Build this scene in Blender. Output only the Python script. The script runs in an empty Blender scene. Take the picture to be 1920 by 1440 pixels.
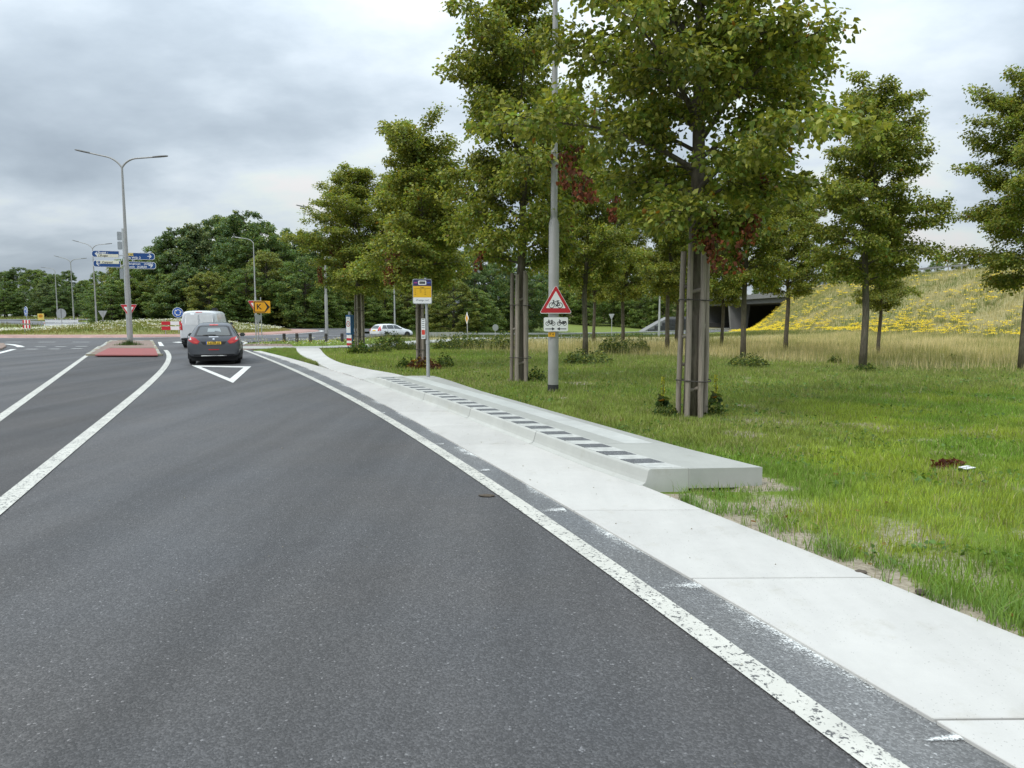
import bpy, bmesh, math, random
import numpy as np
from mathutils import Vector, Matrix
from mathutils.bvhtree import BVHTree
R = math.radians
rng = np.random.default_rng(7)
random.seed(7)
SC = bpy.context.scene
COL = SC.collection

# ------------------------------------------------------------------ camera
F_PX, V_HOR, CAM_H = 1331.0, 592.0, 1.70
PITCH = math.atan((720 - V_HOR) / F_PX)
cam_d = bpy.data.cameras.new('camera'); cam = bpy.data.objects.new('camera', cam_d); COL.objects.link(cam)
cam.location = (0, 0, CAM_H); cam.rotation_euler = (math.pi / 2 - PITCH, 0, 0)
cam_d.sensor_width = 36.0; cam_d.lens = 36.0 * F_PX / 1920.0; cam_d.clip_end = 3000; cam_d.clip_start = 0.05
SC.camera = cam

# ------------------------------------------------------------------ sky, sun, exposure
SUN_EL, SUN_AZ = R(52), R(-128)          # azimuth measured from +Y towards +X
world = bpy.data.worlds.new('World'); SC.world = world; world.use_nodes = True
nt = world.node_tree; nt.nodes.clear()
def wn(t, **k):
    n = nt.nodes.new(t)
    for a, b in k.items(): setattr(n, a, b)
    return n
def wl(a, b): nt.links.new(a, b)
def wmath(op, a, b=None, c=None):
    n = wn('ShaderNodeMath', operation=op)
    for i, v in enumerate((a, b, c)):
        if v is None: continue
        if isinstance(v, (int, float)): n.inputs[i].default_value = v
        else: wl(v, n.inputs[i])
    return n.outputs[0]
out = wn('ShaderNodeOutputWorld')
sky = wn('ShaderNodeTexSky', sky_type='NISHITA', sun_disc=False)
sky.sun_elevation = SUN_EL; sky.sun_rotation = SUN_AZ; sky.air_density = 1.0; sky.dust_density = 2.0
bg_sky = wn('ShaderNodeBackground'); bg_sky.inputs['Strength'].default_value = 0.12
wl(sky.outputs[0], bg_sky.inputs['Color'])
tc = wn('ShaderNodeTexCoord'); sep = wn('ShaderNodeSeparateXYZ'); wl(tc.outputs['Generated'], sep.inputs[0])
zc = wmath('MAXIMUM', sep.outputs['Z'], 0.0)
den = wmath('ADD', zc, 0.30)
cx = wmath('DIVIDE', sep.outputs['X'], den); cy = wmath('DIVIDE', sep.outputs['Y'], den)
comb = wn('ShaderNodeCombineXYZ'); wl(cx, comb.inputs[0]); wl(cy, comb.inputs[1]); comb.inputs[2].default_value = 3.7
mapn = wn('ShaderNodeMapping'); wl(comb.outputs[0], mapn.inputs['Vector'])
mapn.inputs['Location'].default_value = (1.3, 0.4, 0); mapn.inputs['Scale'].default_value = (0.8, 1.0, 1)
n1 = wn('ShaderNodeTexNoise'); n1.inputs['Scale'].default_value = 1.35; n1.inputs['Detail'].default_value = 7; n1.inputs['Roughness'].default_value = 0.50; n1.inputs['Distortion'].default_value = 0.25
n2 = wn('ShaderNodeTexNoise'); n2.inputs['Scale'].default_value = 3.6; n2.inputs['Detail'].default_value = 6; n2.inputs['Roughness'].default_value = 0.55
wl(mapn.outputs[0], n1.inputs['Vector']); wl(mapn.outputs[0], n2.inputs['Vector'])
mixn = wmath('ADD', wmath('MULTIPLY', n1.outputs['Fac'], 0.75), wmath('MULTIPLY', n2.outputs['Fac'], 0.25))
ramp = wn('ShaderNodeValToRGB'); wl(mixn, ramp.inputs[0])
cr = ramp.color_ramp; cr.interpolation = 'B_SPLINE'
cr.elements[0].position = 0.34; cr.elements[0].color = (0.40, 0.475, 0.56, 1)
cr.elements[1].position = 0.66; cr.elements[1].color = (1.10, 1.17, 1.22, 1)
e = cr.elements.new(0.46); e.color = (0.585, 0.685, 0.78, 1)
e = cr.elements.new(0.55); e.color = (0.83, 0.93, 1.02, 1)
lum = wmath('MULTIPLY_ADD', zc, wmath('MULTIPLY_ADD', zc, 0.75, 1.08), 0.585)                 # overcast sky: brighter towards the zenith
vm = wn('ShaderNodeVectorMath', operation='SCALE'); wl(ramp.outputs[0], vm.inputs[0]); wl(lum, vm.inputs['Scale'])
bg_cl = wn('ShaderNodeBackground'); wl(vm.outputs[0], bg_cl.inputs['Color']); bg_cl.inputs['Strength'].default_value = 1.02
mx = wn('ShaderNodeMixShader'); mx.inputs[0].default_value = 0.94
wl(bg_sky.outputs[0], mx.inputs[1]); wl(bg_cl.outputs[0], mx.inputs[2]); wl(mx.outputs[0], out.inputs['Surface'])

sun_d = bpy.data.lights.new('sun', 'SUN'); sun_o = bpy.data.objects.new('sun', sun_d); COL.objects.link(sun_o)
sun_d.energy = 1.5; sun_d.angle = R(14); sun_d.color = (1.0, 0.96, 0.9)
sd = Vector((math.sin(SUN_AZ) * math.cos(SUN_EL), math.cos(SUN_AZ) * math.cos(SUN_EL), math.sin(SUN_EL)))
sun_o.rotation_euler = sd.to_track_quat('Z', 'Y').to_euler(); sun_o.location = (0, 0, 60)
vs = SC.view_settings; vs.view_transform = 'Standard'; vs.look = 'None'; vs.exposure = 0.13; vs.gamma = 1.0; vs.use_curve_mapping = False
SC.cycles.max_bounces = 6; SC.cycles.transparent_max_bounces = 6; SC.cycles.use_denoising = True

# ------------------------------------------------------------------ helpers
def G(u, v, z=0.0):
    """pixel of the photograph -> point on the level z"""
    a = (u - 960) / F_PX; b = (720 - v) / F_PX
    dy = math.cos(PITCH) + b * math.sin(PITCH); dz = -math.sin(PITCH) + b * math.cos(PITCH)
    t = (z - CAM_H) / dz
    return (a * t, dy * t)
def ray(u, dist):
    """ground position at forward distance dist on the image column u"""
    return ((u - 960) / F_PX * dist, dist)

def _h(ix, iy, s):
    n = (ix.astype(np.int64) * 374761393 + iy.astype(np.int64) * 668265263 + s * 1274126177) & 0x7fffffff
    n = ((n ^ (n >> 13)) * 1274126177) & 0x7fffffff
    return ((n ^ (n >> 16)) & 0xffff) / 65535.0
def vnoise(x, y, s=0):
    x = np.asarray(x, float); y = np.asarray(y, float)
    ix = np.floor(x); iy = np.floor(y); fx = x - ix; fy = y - iy
    fx = fx * fx * (3 - 2 * fx); fy = fy * fy * (3 - 2 * fy)
    a = _h(ix, iy, s); b = _h(ix + 1, iy, s); c = _h(ix, iy + 1, s); d = _h(ix + 1, iy + 1, s)
    return (a * (1 - fx) + b * fx) * (1 - fy) + (c * (1 - fx) + d * fx) * fy
def fbm(x, y, s=0, o=4):
    t = 0; a = 0.5
    for k in range(o):
        t = t + a * vnoise(np.asarray(x) * 2 ** k, np.asarray(y) * 2 ** k, s + k); a *= 0.5
    return t / (1 - 0.5 ** o)
def sstep(a, b, x):
    t = np.clip((np.asarray(x, float) - a) / (b - a), 0, 1); return t * t * (3 - 2 * t)

def fast_mesh(name, V, Fc, col=None, smooth=False, attrs=None):
    V = np.asarray(V, np.float32); Fc = np.asarray(Fc, np.int32)
    me = bpy.data.meshes.new(name)
    me.vertices.add(len(V)); me.vertices.foreach_set('co', V.ravel())
    m, k = Fc.shape
    me.loops.add(m * k); me.loops.foreach_set('vertex_index', Fc.ravel())
    me.polygons.add(m); me.polygons.foreach_set('loop_start', np.arange(0, m * k, k, dtype=np.int32))
    if smooth: me.polygons.foreach_set('use_smooth', np.ones(m, bool))
    me.update(calc_edges=True)
    if col is not None:
        c = np.ones((len(V), 4), np.float32); c[:, :3] = col
        a = me.color_attributes.new('col', 'FLOAT_COLOR', 'POINT'); a.data.foreach_set('color', c.ravel())
    for an, av in (attrs or {}).items():
        a = me.attributes.new(an, 'FLOAT', 'POINT'); a.data.foreach_set('value', np.asarray(av, np.float32))
    return me

def put(name, me, mat, parent=None, loc=None):
    o = bpy.data.objects.new(name, me); COL.objects.link(o)
    if mat is not None and len(me.materials) == 0: me.materials.append(mat)
    if parent is not None: o.parent = parent
    if loc is not None: o.location = loc
    return o
def tag(o, label=None, cat=None, group=None, kind=None):
    if label: o['label'] = label
    if cat: o['category'] = cat
    if group: o['group'] = group
    if kind: o['kind'] = kind
    return o
def thing(name, label, cat, loc=(0, 0, 0), rz=0.0, group=None):
    o = bpy.data.objects.new(name, None); COL.objects.link(o); o.empty_display_size = 0.3
    o.location = loc; o.rotation_euler = (0, 0, rz)
    return tag(o, label, cat, group)
def copy_tree(o, parent=None):
    c = o.copy(); COL.objects.link(c); c.parent = parent
    for ch in o.children: copy_tree(ch, c)
    return c

class MB:
    """collects shapes into one mesh"""
    def __init__(s): s.v = []; s.f = []
    def add(s, vs, fs):
        b = len(s.v); s.v += [tuple(v) for v in vs]; s.f += [tuple(b + i for i in f) for f in fs]; return s
    def box(s, c, d, rz=0.0, taper=1.0):
        hx, hy, hz = d[0] / 2, d[1] / 2, d[2] / 2; ca, sa = math.cos(rz), math.sin(rz); vs = []
        for z, t in ((-hz, 1), (hz, taper)):
            for x, y in ((-hx, -hy), (hx, -hy), (hx, hy), (-hx, hy)):
                x *= t; y *= t; vs.append((c[0] + x * ca - y * sa, c[1] + x * sa + y * ca, c[2] + z))
        return s.add(vs, [(3, 2, 1, 0), (4, 5, 6, 7), (0, 1, 5, 4), (1, 2, 6, 5), (2, 3, 7, 6), (3, 0, 4, 7)])
    def tube(s, pts, radii, n=8, cap=True):
        pts = [Vector(p) for p in pts]
        if isinstance(radii, (int, float)): radii = [radii] * len(pts)
        vs = []; fs = []; prev = None
        for i, p in enumerate(pts):
            t = (pts[min(i + 1, len(pts) - 1)] - pts[max(i - 1, 0)]).normalized()
            if prev is None:
                a = Vector((0, 0, 1)) if abs(t.z) < 0.9 else Vector((1, 0, 0)); x = t.cross(a).normalized()
            else:
                x = (prev - t * prev.dot(t)).normalized()
            prev = x; y = t.cross(x)
            for k in range(n):
                an = 2 * math.pi * k / n; vs.append(p + (x * math.cos(an) + y * math.sin(an)) * radii[i])
        for i in range(len(pts) - 1):
            for k in range(n):
                a = i * n + k; b = i * n + (k + 1) % n; fs.append((a, b, b + n, a + n))
        if cap:
            fs.append(tuple(range(n))[::-1]); fs.append(tuple(range((len(pts) - 1) * n, len(pts) * n)))
        return s.add(vs, fs)
    def prism(s, outline, y0, y1):
        """outline in (x, z), front face at y0 (towards -Y), back at y1"""
        n = len(outline)
        vs = [(x, y0, z) for x, z in outline] + [(x, y1, z) for x, z in outline]
        fs = [tuple(range(n)), tuple(range(n, 2 * n))[::-1]]
        for i in range(n):
            j = (i + 1) % n; fs.append((j, i, i + n, j + n))
        return s.add(vs, fs)
    def hprism(s, outline, z0, z1):
        n = len(outline)
        vs = [(x, y, z0) for x, y in outline] + [(x, y, z1) for x, y in outline]
        fs = [tuple(range(n))[::-1], tuple(range(n, 2 * n))]
        for i in range(n):
            j = (i + 1) % n; fs.append((i, j, j + n, i + n))
        return s.add(vs, fs)
    def stroke(s, pts, w, y, t=0.0012):
        """flat line drawn in the x-z plane"""
        for (x0, z0), (x1, z1) in zip(pts[:-1], pts[1:]):
            L = math.hypot(x1 - x0, z1 - z0) or 1e-6; nx, nz = -(z1 - z0) / L * w / 2, (x1 - x0) / L * w / 2
            ex, ez = (x1 - x0) / L * w * .3, (z1 - z0) / L * w * .3
            s.prism([(x0 - ex - nx, z0 - ez - nz), (x1 + ex - nx, z1 + ez - nz), (x1 + ex + nx, z1 + ez + nz), (x0 - ex + nx, z0 - ez + nz)], y, y + t)
        return s
    def ring(s, c, r, w, y, n=20, t=0.0012):
        vs = []; fs = []
        for k in range(n):
            a = 2 * math.pi * k / n
            for rr in (r - w / 2, r + w / 2): vs.append((c[0] + rr * math.cos(a), y, c[1] + rr * math.sin(a)))
        for k in range(n):
            j = (k + 1) % n; fs.append((2 * k, 2 * k + 1, 2 * j + 1, 2 * j))
        return s.add(vs, fs)
    def mesh(s, name, smooth=False, bevel=0.0, seg=2, angle=0.6):
        me = bpy.data.meshes.new(name); me.from_pydata(s.v, [], s.f)
        bm = bmesh.new(); bm.from_mesh(me); bmesh.ops.recalc_face_normals(bm, faces=bm.faces)
        if bevel:
            ed = [e for e in bm.edges if len(e.link_faces) == 2 and e.calc_face_angle(0) > angle]
            bmesh.ops.bevel(bm, geom=ed, offset=bevel, segments=seg, affect='EDGES', clamp_overlap=True)
        bm.to_mesh(me); bm.free()
        if smooth:
            for p in me.polygons: p.use_smooth = True
            if smooth != 'all':
                try: me.set_sharp_from_angle(angle=R(40))
                except Exception: pass
        return me
    def build(s, name, mat, parent=None, smooth=False, bevel=0.0, loc=None, seg=2):
        return put(name, s.mesh(name, smooth, bevel, seg), mat, parent, loc)

def rrect(x0, z0, x1, z1, r, n=4):
    pts = []
    for cx_, cz_, a0 in ((x1 - r, z0 + r, -90), (x1 - r, z1 - r, 0), (x0 + r, z1 - r, 90), (x0 + r, z0 + r, 180)):
        for k in range(n + 1):
            a = R(a0 + 90 * k / n); pts.append((cx_ + r * math.cos(a), cz_ + r * math.sin(a)))
    return pts
def circ(c, r, n=32): return [(c[0] + r * math.cos(2 * math.pi * k / n), c[1] + r * math.sin(2 * math.pi * k / n)) for k in range(n)]
def tri(c, s, up=True, r=0.03, n=4):
    """rounded triangle, side s, c = centre of the box"""
    h = s * 0.866; d = 1 if up else -1
    P = [(-s / 2, -h / 2 * d), (s / 2, -h / 2 * d), (0, h / 2 * d)]
    if not up: P = [P[1], P[0], P[2]]
    out_ = []
    for i in range(3):
        p = Vector(P[i]); a = (Vector(P[i - 1]) - p).normalized(); b = (Vector(P[(i + 1) % 3]) - p).normalized()
        m = (a + b).normalized(); cen = p + m * r * 2; s0 = p + a * r * 1.732
        v0 = s0 - cen; ang = R(120)
        for k in range(n + 1):
            t = ang * k / n; out_.append((c[0] + cen.x + v0.x * math.cos(t) - v0.y * math.sin(t), c[1] + cen.y + v0.x * math.sin(t) + v0.y * math.cos(t)))
    return out_
def text_part(txt, size, mat, parent, loc, name='lettering', align='LEFT', sx=1.0, bold=0.0, rx=90):
    cu = bpy.data.curves.new(name, 'FONT'); cu.body = txt; cu.size = size; cu.align_x = align; cu.align_y = 'CENTER'; cu.resolution_u = 2; cu.offset = bold
    tmp = bpy.data.objects.new('tmp', cu); COL.objects.link(tmp)
    dg = bpy.context.evaluated_depsgraph_get(); me = bpy.data.meshes.new_from_object(tmp.evaluated_get(dg))
    bpy.data.objects.remove(tmp); bpy.data.curves.remove(cu)
    me.transform(Matrix.Scale(sx, 4, (1, 0, 0))); me.transform(Matrix.Rotation(R(rx), 4, 'X')); me.materials.clear()
    return put(name, me, mat, parent, loc)

# ------------------------------------------------------------------ materials
MAT = {}
def mk(name):
    m = bpy.data.materials.new(name); m.use_nodes = True; t = m.node_tree
    return m, t, t.nodes['Principled BSDF'], t.nodes['Material Output']
def nd(t, ty, **k):
    n = t.nodes.new(ty)
    for a, b in k.items():
        if a in ('operation', 'blend_type', 'data_type', 'attribute_name', 'feature', 'distance', 'interpolation_type', 'noise_dimensions', 'wave_type', 'bands_direction'): setattr(n, a, b)
        else: n.inputs[a].default_value = b
    return n
def ramp_n(t, fac, stops):
    r = t.nodes.new('ShaderNodeValToRGB'); cr_ = r.color_ramp
    while len(cr_.elements) > 1: cr_.elements.remove(cr_.elements[-1])
    cr_.elements[0].position = stops[0][0]; cr_.elements[0].color = (*stops[0][1], 1)
    for p, c in stops[1:]:
        e_ = cr_.elements.new(p); e_.color = (*c, 1)
    t.links.new(fac, r.inputs[0]); return r.outputs[0]
def g3(v): return (v, v, v)
def mixc(t, fac, a, b, mode='MIX'):
    m = t.nodes.new('ShaderNodeMix'); m.data_type = 'RGBA'; m.blend_type = mode
    for sock, v in ((m.inputs[0], fac), (m.inputs[6], a), (m.inputs[7], b)):
        if isinstance(v, (int, float)): sock.default_value = v
        elif isinstance(v, tuple): sock.default_value = (*v, 1)
        else: t.links.new(v, sock)
    return m.outputs[2]
def mth(t, op, a, b=None, c=None):
    n = t.nodes.new('ShaderNodeMath'); n.operation = op
    for i, v in enumerate((a, b, c)):
        if v is None: continue
        if isinstance(v, (int, float)): n.inputs[i].default_value = v
        else: t.links.new(v, n.inputs[i])
    return n.outputs[0]
def obj_co(t):
    return t.nodes.new('ShaderNodeTexCoord').outputs['Object']
def geo_pos(t):
    return t.nodes.new('ShaderNodeNewGeometry').outputs['Position']
def noise(t, co, scale, detail=4, rough=.5):
    n = nd(t, 'ShaderNodeTexNoise', Scale=scale, Detail=detail, Roughness=rough); t.links.new(co, n.inputs['Vector']); return n.outputs['Fac']
def voro(t, co, scale, feature='F1', out_='Distance'):
    n = nd(t, 'ShaderNodeTexVoronoi', Scale=scale, feature=feature); t.links.new(co, n.inputs['Vector']); return n.outputs[out_]
def bump(t, b, h, strength, dist):
    n = nd(t, 'ShaderNodeBump', Strength=strength, Distance=dist); t.links.new(h, n.inputs['Height']); t.links.new(n.outputs[0], b.inputs['Normal'])

def plain(name, c, rough=.6, metal=0.0, var=.12, scale=6.0, bmp=0.0, bscale=60.0, spec=.5, coat=0.0):
    m, t, b, o = mk(name); co = obj_co(t)
    f = noise(t, co, scale, 5, .6)
    lo = tuple(x * (1 - var) for x in c); hi = tuple(min(1, x * (1 + var)) for x in c)
    t.links.new(ramp_n(t, f, [(.3, lo), (.7, hi)]), b.inputs['Base Color'])
    t.links.new(ramp_n(t, f, [(.3, g3(rough * .85)), (.7, g3(min(1, rough * 1.12)))]), b.inputs['Roughness'])
    b.inputs['Metallic'].default_value = metal; b.inputs['Specular IOR Level'].default_value = spec
    b.inputs['Coat Weight'].default_value = coat
    if bmp: bump(t, b, noise(t, co, bscale, 4, .6), bmp, .01)
    MAT[name] = m; return m

def asphalt(name, base, warm=(1, 1, 1.03), light=1.0):
    m, t, b, o = mk(name); p = geo_pos(t)
    big = noise(t, p, .22, 4, .55); mid = noise(t, p, 1.6, 5, .6)
    n = nd(t, 'ShaderNodeTexNoise', Scale=.9, Detail=4, Roughness=.6)
    mp = nd(t, 'ShaderNodeMapping'); mp.inputs['Rotation'].default_value = (0, 0, R(24)); mp.inputs['Scale'].default_value = (.95, .06, 1)
    t.links.new(p, mp.inputs[0]); t.links.new(mp.outputs[0], n.inputs['Vector']); streak = n.outputs['Fac']
    st = voro(t, p, 105, 'F1', 'Color'); sp = nd(t, 'ShaderNodeSeparateColor'); t.links.new(st, sp.inputs[0])
    fine = sp.outputs[0]; grain = noise(t, p, 260, 2, .7)
    v = mth(t, 'MULTIPLY_ADD', big, .30, .70); v = mth(t, 'MULTIPLY_ADD', mid, .22, v); v = mth(t, 'MULTIPLY_ADD', streak, 1.05, v)
    v = mth(t, 'SUBTRACT', v, .64)
    fr = mth(t, 'MULTIPLY_ADD', mth(t, 'POWER', fine, 2.0), .70, .76); v = mth(t, 'MULTIPLY', v, fr)
    v = mth(t, 'MULTIPLY', v, mth(t, 'MULTIPLY_ADD', grain, .6, .7))
    speck = mth(t, 'GREATER_THAN', fine, .992)
    v = mth(t, 'MULTIPLY_ADD', speck, .8, v)
    c = mixc(t, 1.0, tuple(base * w for w in warm), v, 'MULTIPLY')
    hue = ramp_n(t, noise(t, p, .5, 3, .5), [(.35, (1.0, .985, .97)), (.65, (.96, .99, 1.03))])
    c = mixc(t, 1.0, c, hue, 'MULTIPLY')
    t.links.new(c, b.inputs['Base Color'])
    t.links.new(mth(t, 'MULTIPLY_ADD', streak, -.22, .80), b.inputs['Roughness']); b.inputs['Specular IOR Level'].default_value = .42
    vd = voro(t, p, 105); h = mth(t, 'ADD', mth(t, 'MULTIPLY', vd, -1.0), mth(t, 'MULTIPLY', grain, .25))
    bump(t, b, h, .75, .006)
    MAT[name] = m; return m
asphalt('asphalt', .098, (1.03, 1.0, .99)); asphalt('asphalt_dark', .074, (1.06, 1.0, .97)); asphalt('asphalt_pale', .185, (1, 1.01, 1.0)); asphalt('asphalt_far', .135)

def concrete(name, c, var=.08, stain=.25, speck=True, ribs=None):
    m, t, b, o = mk(name); p = geo_pos(t)
    f = noise(t, p, .9, 5, .6); f2 = noise(t, p, 7, 5, .65); f3 = noise(t, p, 190, 2, .6)
    rnd = nd(t, 'ShaderNodeObjectInfo').outputs['Random']
    v = mth(t, 'MULTIPLY_ADD', f, .30, .80); v = mth(t, 'MULTIPLY_ADD', f2, .16, v); v = mth(t, 'MULTIPLY_ADD', f3, .12, v)
    v = mth(t, 'SUBTRACT', v, .09); v = mth(t, 'MULTIPLY_ADD', rnd, var, v)
    c1 = mixc(t, 1.0, tuple(c), v, 'MULTIPLY')
    warm = ramp_n(t, noise(t, p, .55, 4, .6), [(.38, (1, 1, 1)), (.62, (1, 1, 1)), (.80, (1 - stain * .5, 1 - stain * .6, 1 - stain * .8))])
    c1 = mixc(t, 1.0, c1, warm, 'MULTIPLY')
    pit = mth(t, 'LESS_THAN', voro(t, p, 42), .13)
    pm = mth(t, 'MULTIPLY', pit, mth(t, 'GREATER_THAN', noise(t, p, 1.7, 3, .6), .47))
    c1 = mixc(t, mth(t, 'MULTIPLY', pm, .55 if speck else .15), c1, (.22, .21, .19))
    mp = nd(t, 'ShaderNodeMapping'); mp.inputs['Rotation'].default_value = (0, 0, R(22)); mp.inputs['Scale'].default_value = (2.2, .25, 1); t.links.new(p, mp.inputs[0])
    tyre = ramp_n(t, noise(t, mp.outputs[0], 1.1, 5, .65), [(.42, g3(1)), (.75, g3(.90))]); c1 = mixc(t, 1.0, c1, tyre, 'MULTIPLY')
    spots = ramp_n(t, noise(t, p, 3.4, 6, .7), [(.58, g3(1)), (.76, (.88, .865, .82))]); c1 = mixc(t, 1.0, c1, spots, 'MULTIPLY')
    t.links.new(c1, b.inputs['Base Color']); b.inputs['Roughness'].default_value = .82; b.inputs['Specular IOR Level'].default_value = .3
    h = mth(t, 'ADD', mth(t, 'MULTIPLY', f3, .5), mth(t, 'MULTIPLY', f2, .5))
    bump(t, b, h, .35, .004)
    MAT[name] = m; return m
concrete('slab_white', (.49, .478, .448)); concrete('slab_grey', (.375, .38, .35), stain=.2, speck=False); concrete('slab_pale', (.48, .495, .465), stain=.2)
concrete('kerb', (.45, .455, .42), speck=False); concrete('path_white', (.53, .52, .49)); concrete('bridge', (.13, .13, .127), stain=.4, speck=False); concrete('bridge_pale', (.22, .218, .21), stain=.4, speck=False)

def paint(name, c, wear=.5, scale=55, blotch=True):
    m, t, b, o = mk(name); p = geo_pos(t)
    vd = voro(t, p, scale, 'DISTANCE_TO_EDGE'); nz = noise(t, p, scale * .5, 3, .7); bl = noise(t, p, 1.5, 3, .6)
    sp_ = nd(t, 'ShaderNodeSeparateColor'); t.links.new(voro(t, p, scale * 1.6, 'F1', 'Color'), sp_.inputs[0])
    k = mth(t, 'ADD', mth(t, 'MULTIPLY', sp_.outputs[0], .35), mth(t, 'MULTIPLY_ADD', nz, 1.0, mth(t, 'MULTIPLY', bl, .25)))
    fac = ramp_n(t, k, [(.32 + .30 * wear, g3(0)), (.42 + .30 * wear, g3(1))])
    n2_ = noise(t, p, 3, 4, .6)
    pc = mixc(t, 1.0, tuple(c), ramp_n(t, n2_, [(.3, g3(.84)), (.7, g3(1.04))]), 'MULTIPLY')
    cc = mixc(t, fac, (.10, .10, .10), pc)
    t.links.new(cc, b.inputs['Base Color']); b.inputs['Roughness'].default_value = .6
    bump(t, b, fac, .6, .004); MAT[name] = m; return m
paint('line_paint', (.58, .57, .51), .90, 50); paint('line_smooth', (.70, .70, .66), .1, 70); paint('line_thin', (.62, .62, .60), .35, 60)
def scuff(name):
    m, t, b, o = mk(name); p = geo_pos(t)
    at = nd(t, 'ShaderNodeAttribute', attribute_name='edge').outputs['Fac']
    k = mth(t, 'MULTIPLY_ADD', noise(t, p, 9, 4, .7), .5, mth(t, 'MULTIPLY', noise(t, p, 85, 3, .7), .9))
    k = mth(t, 'ADD', k, mth(t, 'MULTIPLY_ADD', at, .55, -.55))
    fac = ramp_n(t, k, [(.50, g3(0)), (.72, g3(1))])
    tr = t.nodes.new('ShaderNodeBsdfTransparent'); mxs = t.nodes.new('ShaderNodeMixShader')
    b.inputs['Base Color'].default_value = (.66, .67, .65, 1); b.inputs['Roughness'].default_value = .9
    t.links.new(fac, mxs.inputs[0]); t.links.new(tr.outputs[0], mxs.inputs[1]); t.links.new(b.outputs[0], mxs.inputs[2]); t.links.new(mxs.outputs[0], o.inputs[0])
    MAT[name] = m
scuff('dust')

def tile_mat(name, c, studs):
    m, t, b, o = mk(name); p = geo_pos(t)
    v = voro(t, p, 46); f = noise(t, p, 12, 4, .6)
    cc = mixc(t, 1.0, tuple(c), ramp_n(t, f, [(.3, g3(.8)), (.7, g3(1.15))]), 'MULTIPLY')
    if studs: cc = mixc(t, mth(t, 'LESS_THAN', v, .2), cc, (.42, .43, .42))
    t.links.new(cc, b.inputs['Base Color']); b.inputs['Roughness'].default_value = .7
    bump(t, b, mth(t, 'MULTIPLY', v, -1), .5, .006); MAT[name] = m
tile_mat('tile_black', (.115, .12, .125), True); tile_mat('tile_white', (.50, .505, .475), False)

def ribs_mat(name):
    m, t, b, o = mk(name); p = geo_pos(t); f = noise(t, p, 2.5, 5, .6)
    w = nd(t, 'ShaderNodeTexWave', Scale=9.0, Distortion=0.0); mp = nd(t, 'ShaderNodeMapping'); mp.inputs['Rotation'].default_value = (0, 0, R(-24))
    t.links.new(p, mp.inputs[0]); t.links.new(mp.outputs[0], w.inputs['Vector'])
    cc = mixc(t, 1.0, (.52, .53, .50), ramp_n(t, f, [(.3, g3(.86)), (.7, g3(1.06))]), 'MULTIPLY')
    t.links.new(cc, b.inputs['Base Color']); b.inputs['Roughness'].default_value = .8
    bump(t, b, w.outputs['Fac'], .6, .006); MAT[name] = m
ribs_mat('guide_strip')

def brick_mat(name, c1, c2, mortar, scale):
    m, t, b, o = mk(name); p = geo_pos(t)
    n = nd(t, 'ShaderNodeTexBrick', Scale=scale); n.inputs['Color1'].default_value = (*c1, 1); n.inputs['Color2'].default_value = (*c2, 1); n.inputs['Mortar'].default_value = (*mortar, 1)
    n.inputs['Mortar Size'].default_value = .02; t.links.new(p, n.inputs['Vector'])
    cc = mixc(t, 1.0, n.outputs['Color'], ramp_n(t, noise(t, p, .8, 5, .6), [(.3, g3(.72)), (.7, g3(1.2))]), 'MULTIPLY')
    t.links.new(cc, b.inputs['Base Color']); b.inputs['Roughness'].default_value = .85; MAT[name] = m
brick_mat('apron_brick', (.36, .19, .165), (.42, .25, .21), (.30, .24, .20), 2.2)
brick_mat('old_brick', (.21, .13, .10), (.28, .20, .16), (.20, .19, .15), 3.0)

def leafmat(name, trans=.35, rough=.45, gain=1.0):
    m, t, b, o = mk(name)
    a = nd(t, 'ShaderNodeAttribute', attribute_name='col').outputs['Color']
    t.links.new(a, b.inputs['Base Color']); b.inputs['Roughness'].default_value = rough; b.inputs['Specular IOR Level'].default_value = .35
    tl = t.nodes.new('ShaderNodeBsdfTranslucent'); ms = t.nodes.new('ShaderNodeMixShader'); ms.inputs[0].default_value = trans
    yel = mixc(t, 1.0, a, (1.25, 1.15, .55), 'MULTIPLY'); t.links.new(yel, tl.inputs[0])
    t.links.new(b.outputs[0], ms.inputs[1]); t.links.new(tl.outputs[0], ms.inputs[2]); t.links.new(ms.outputs[0], o.inputs[0]); MAT[name] = m
leafmat('leaves', .42); leafmat('grass', .35, .6); leafmat('petals', .2, .7)

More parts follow.
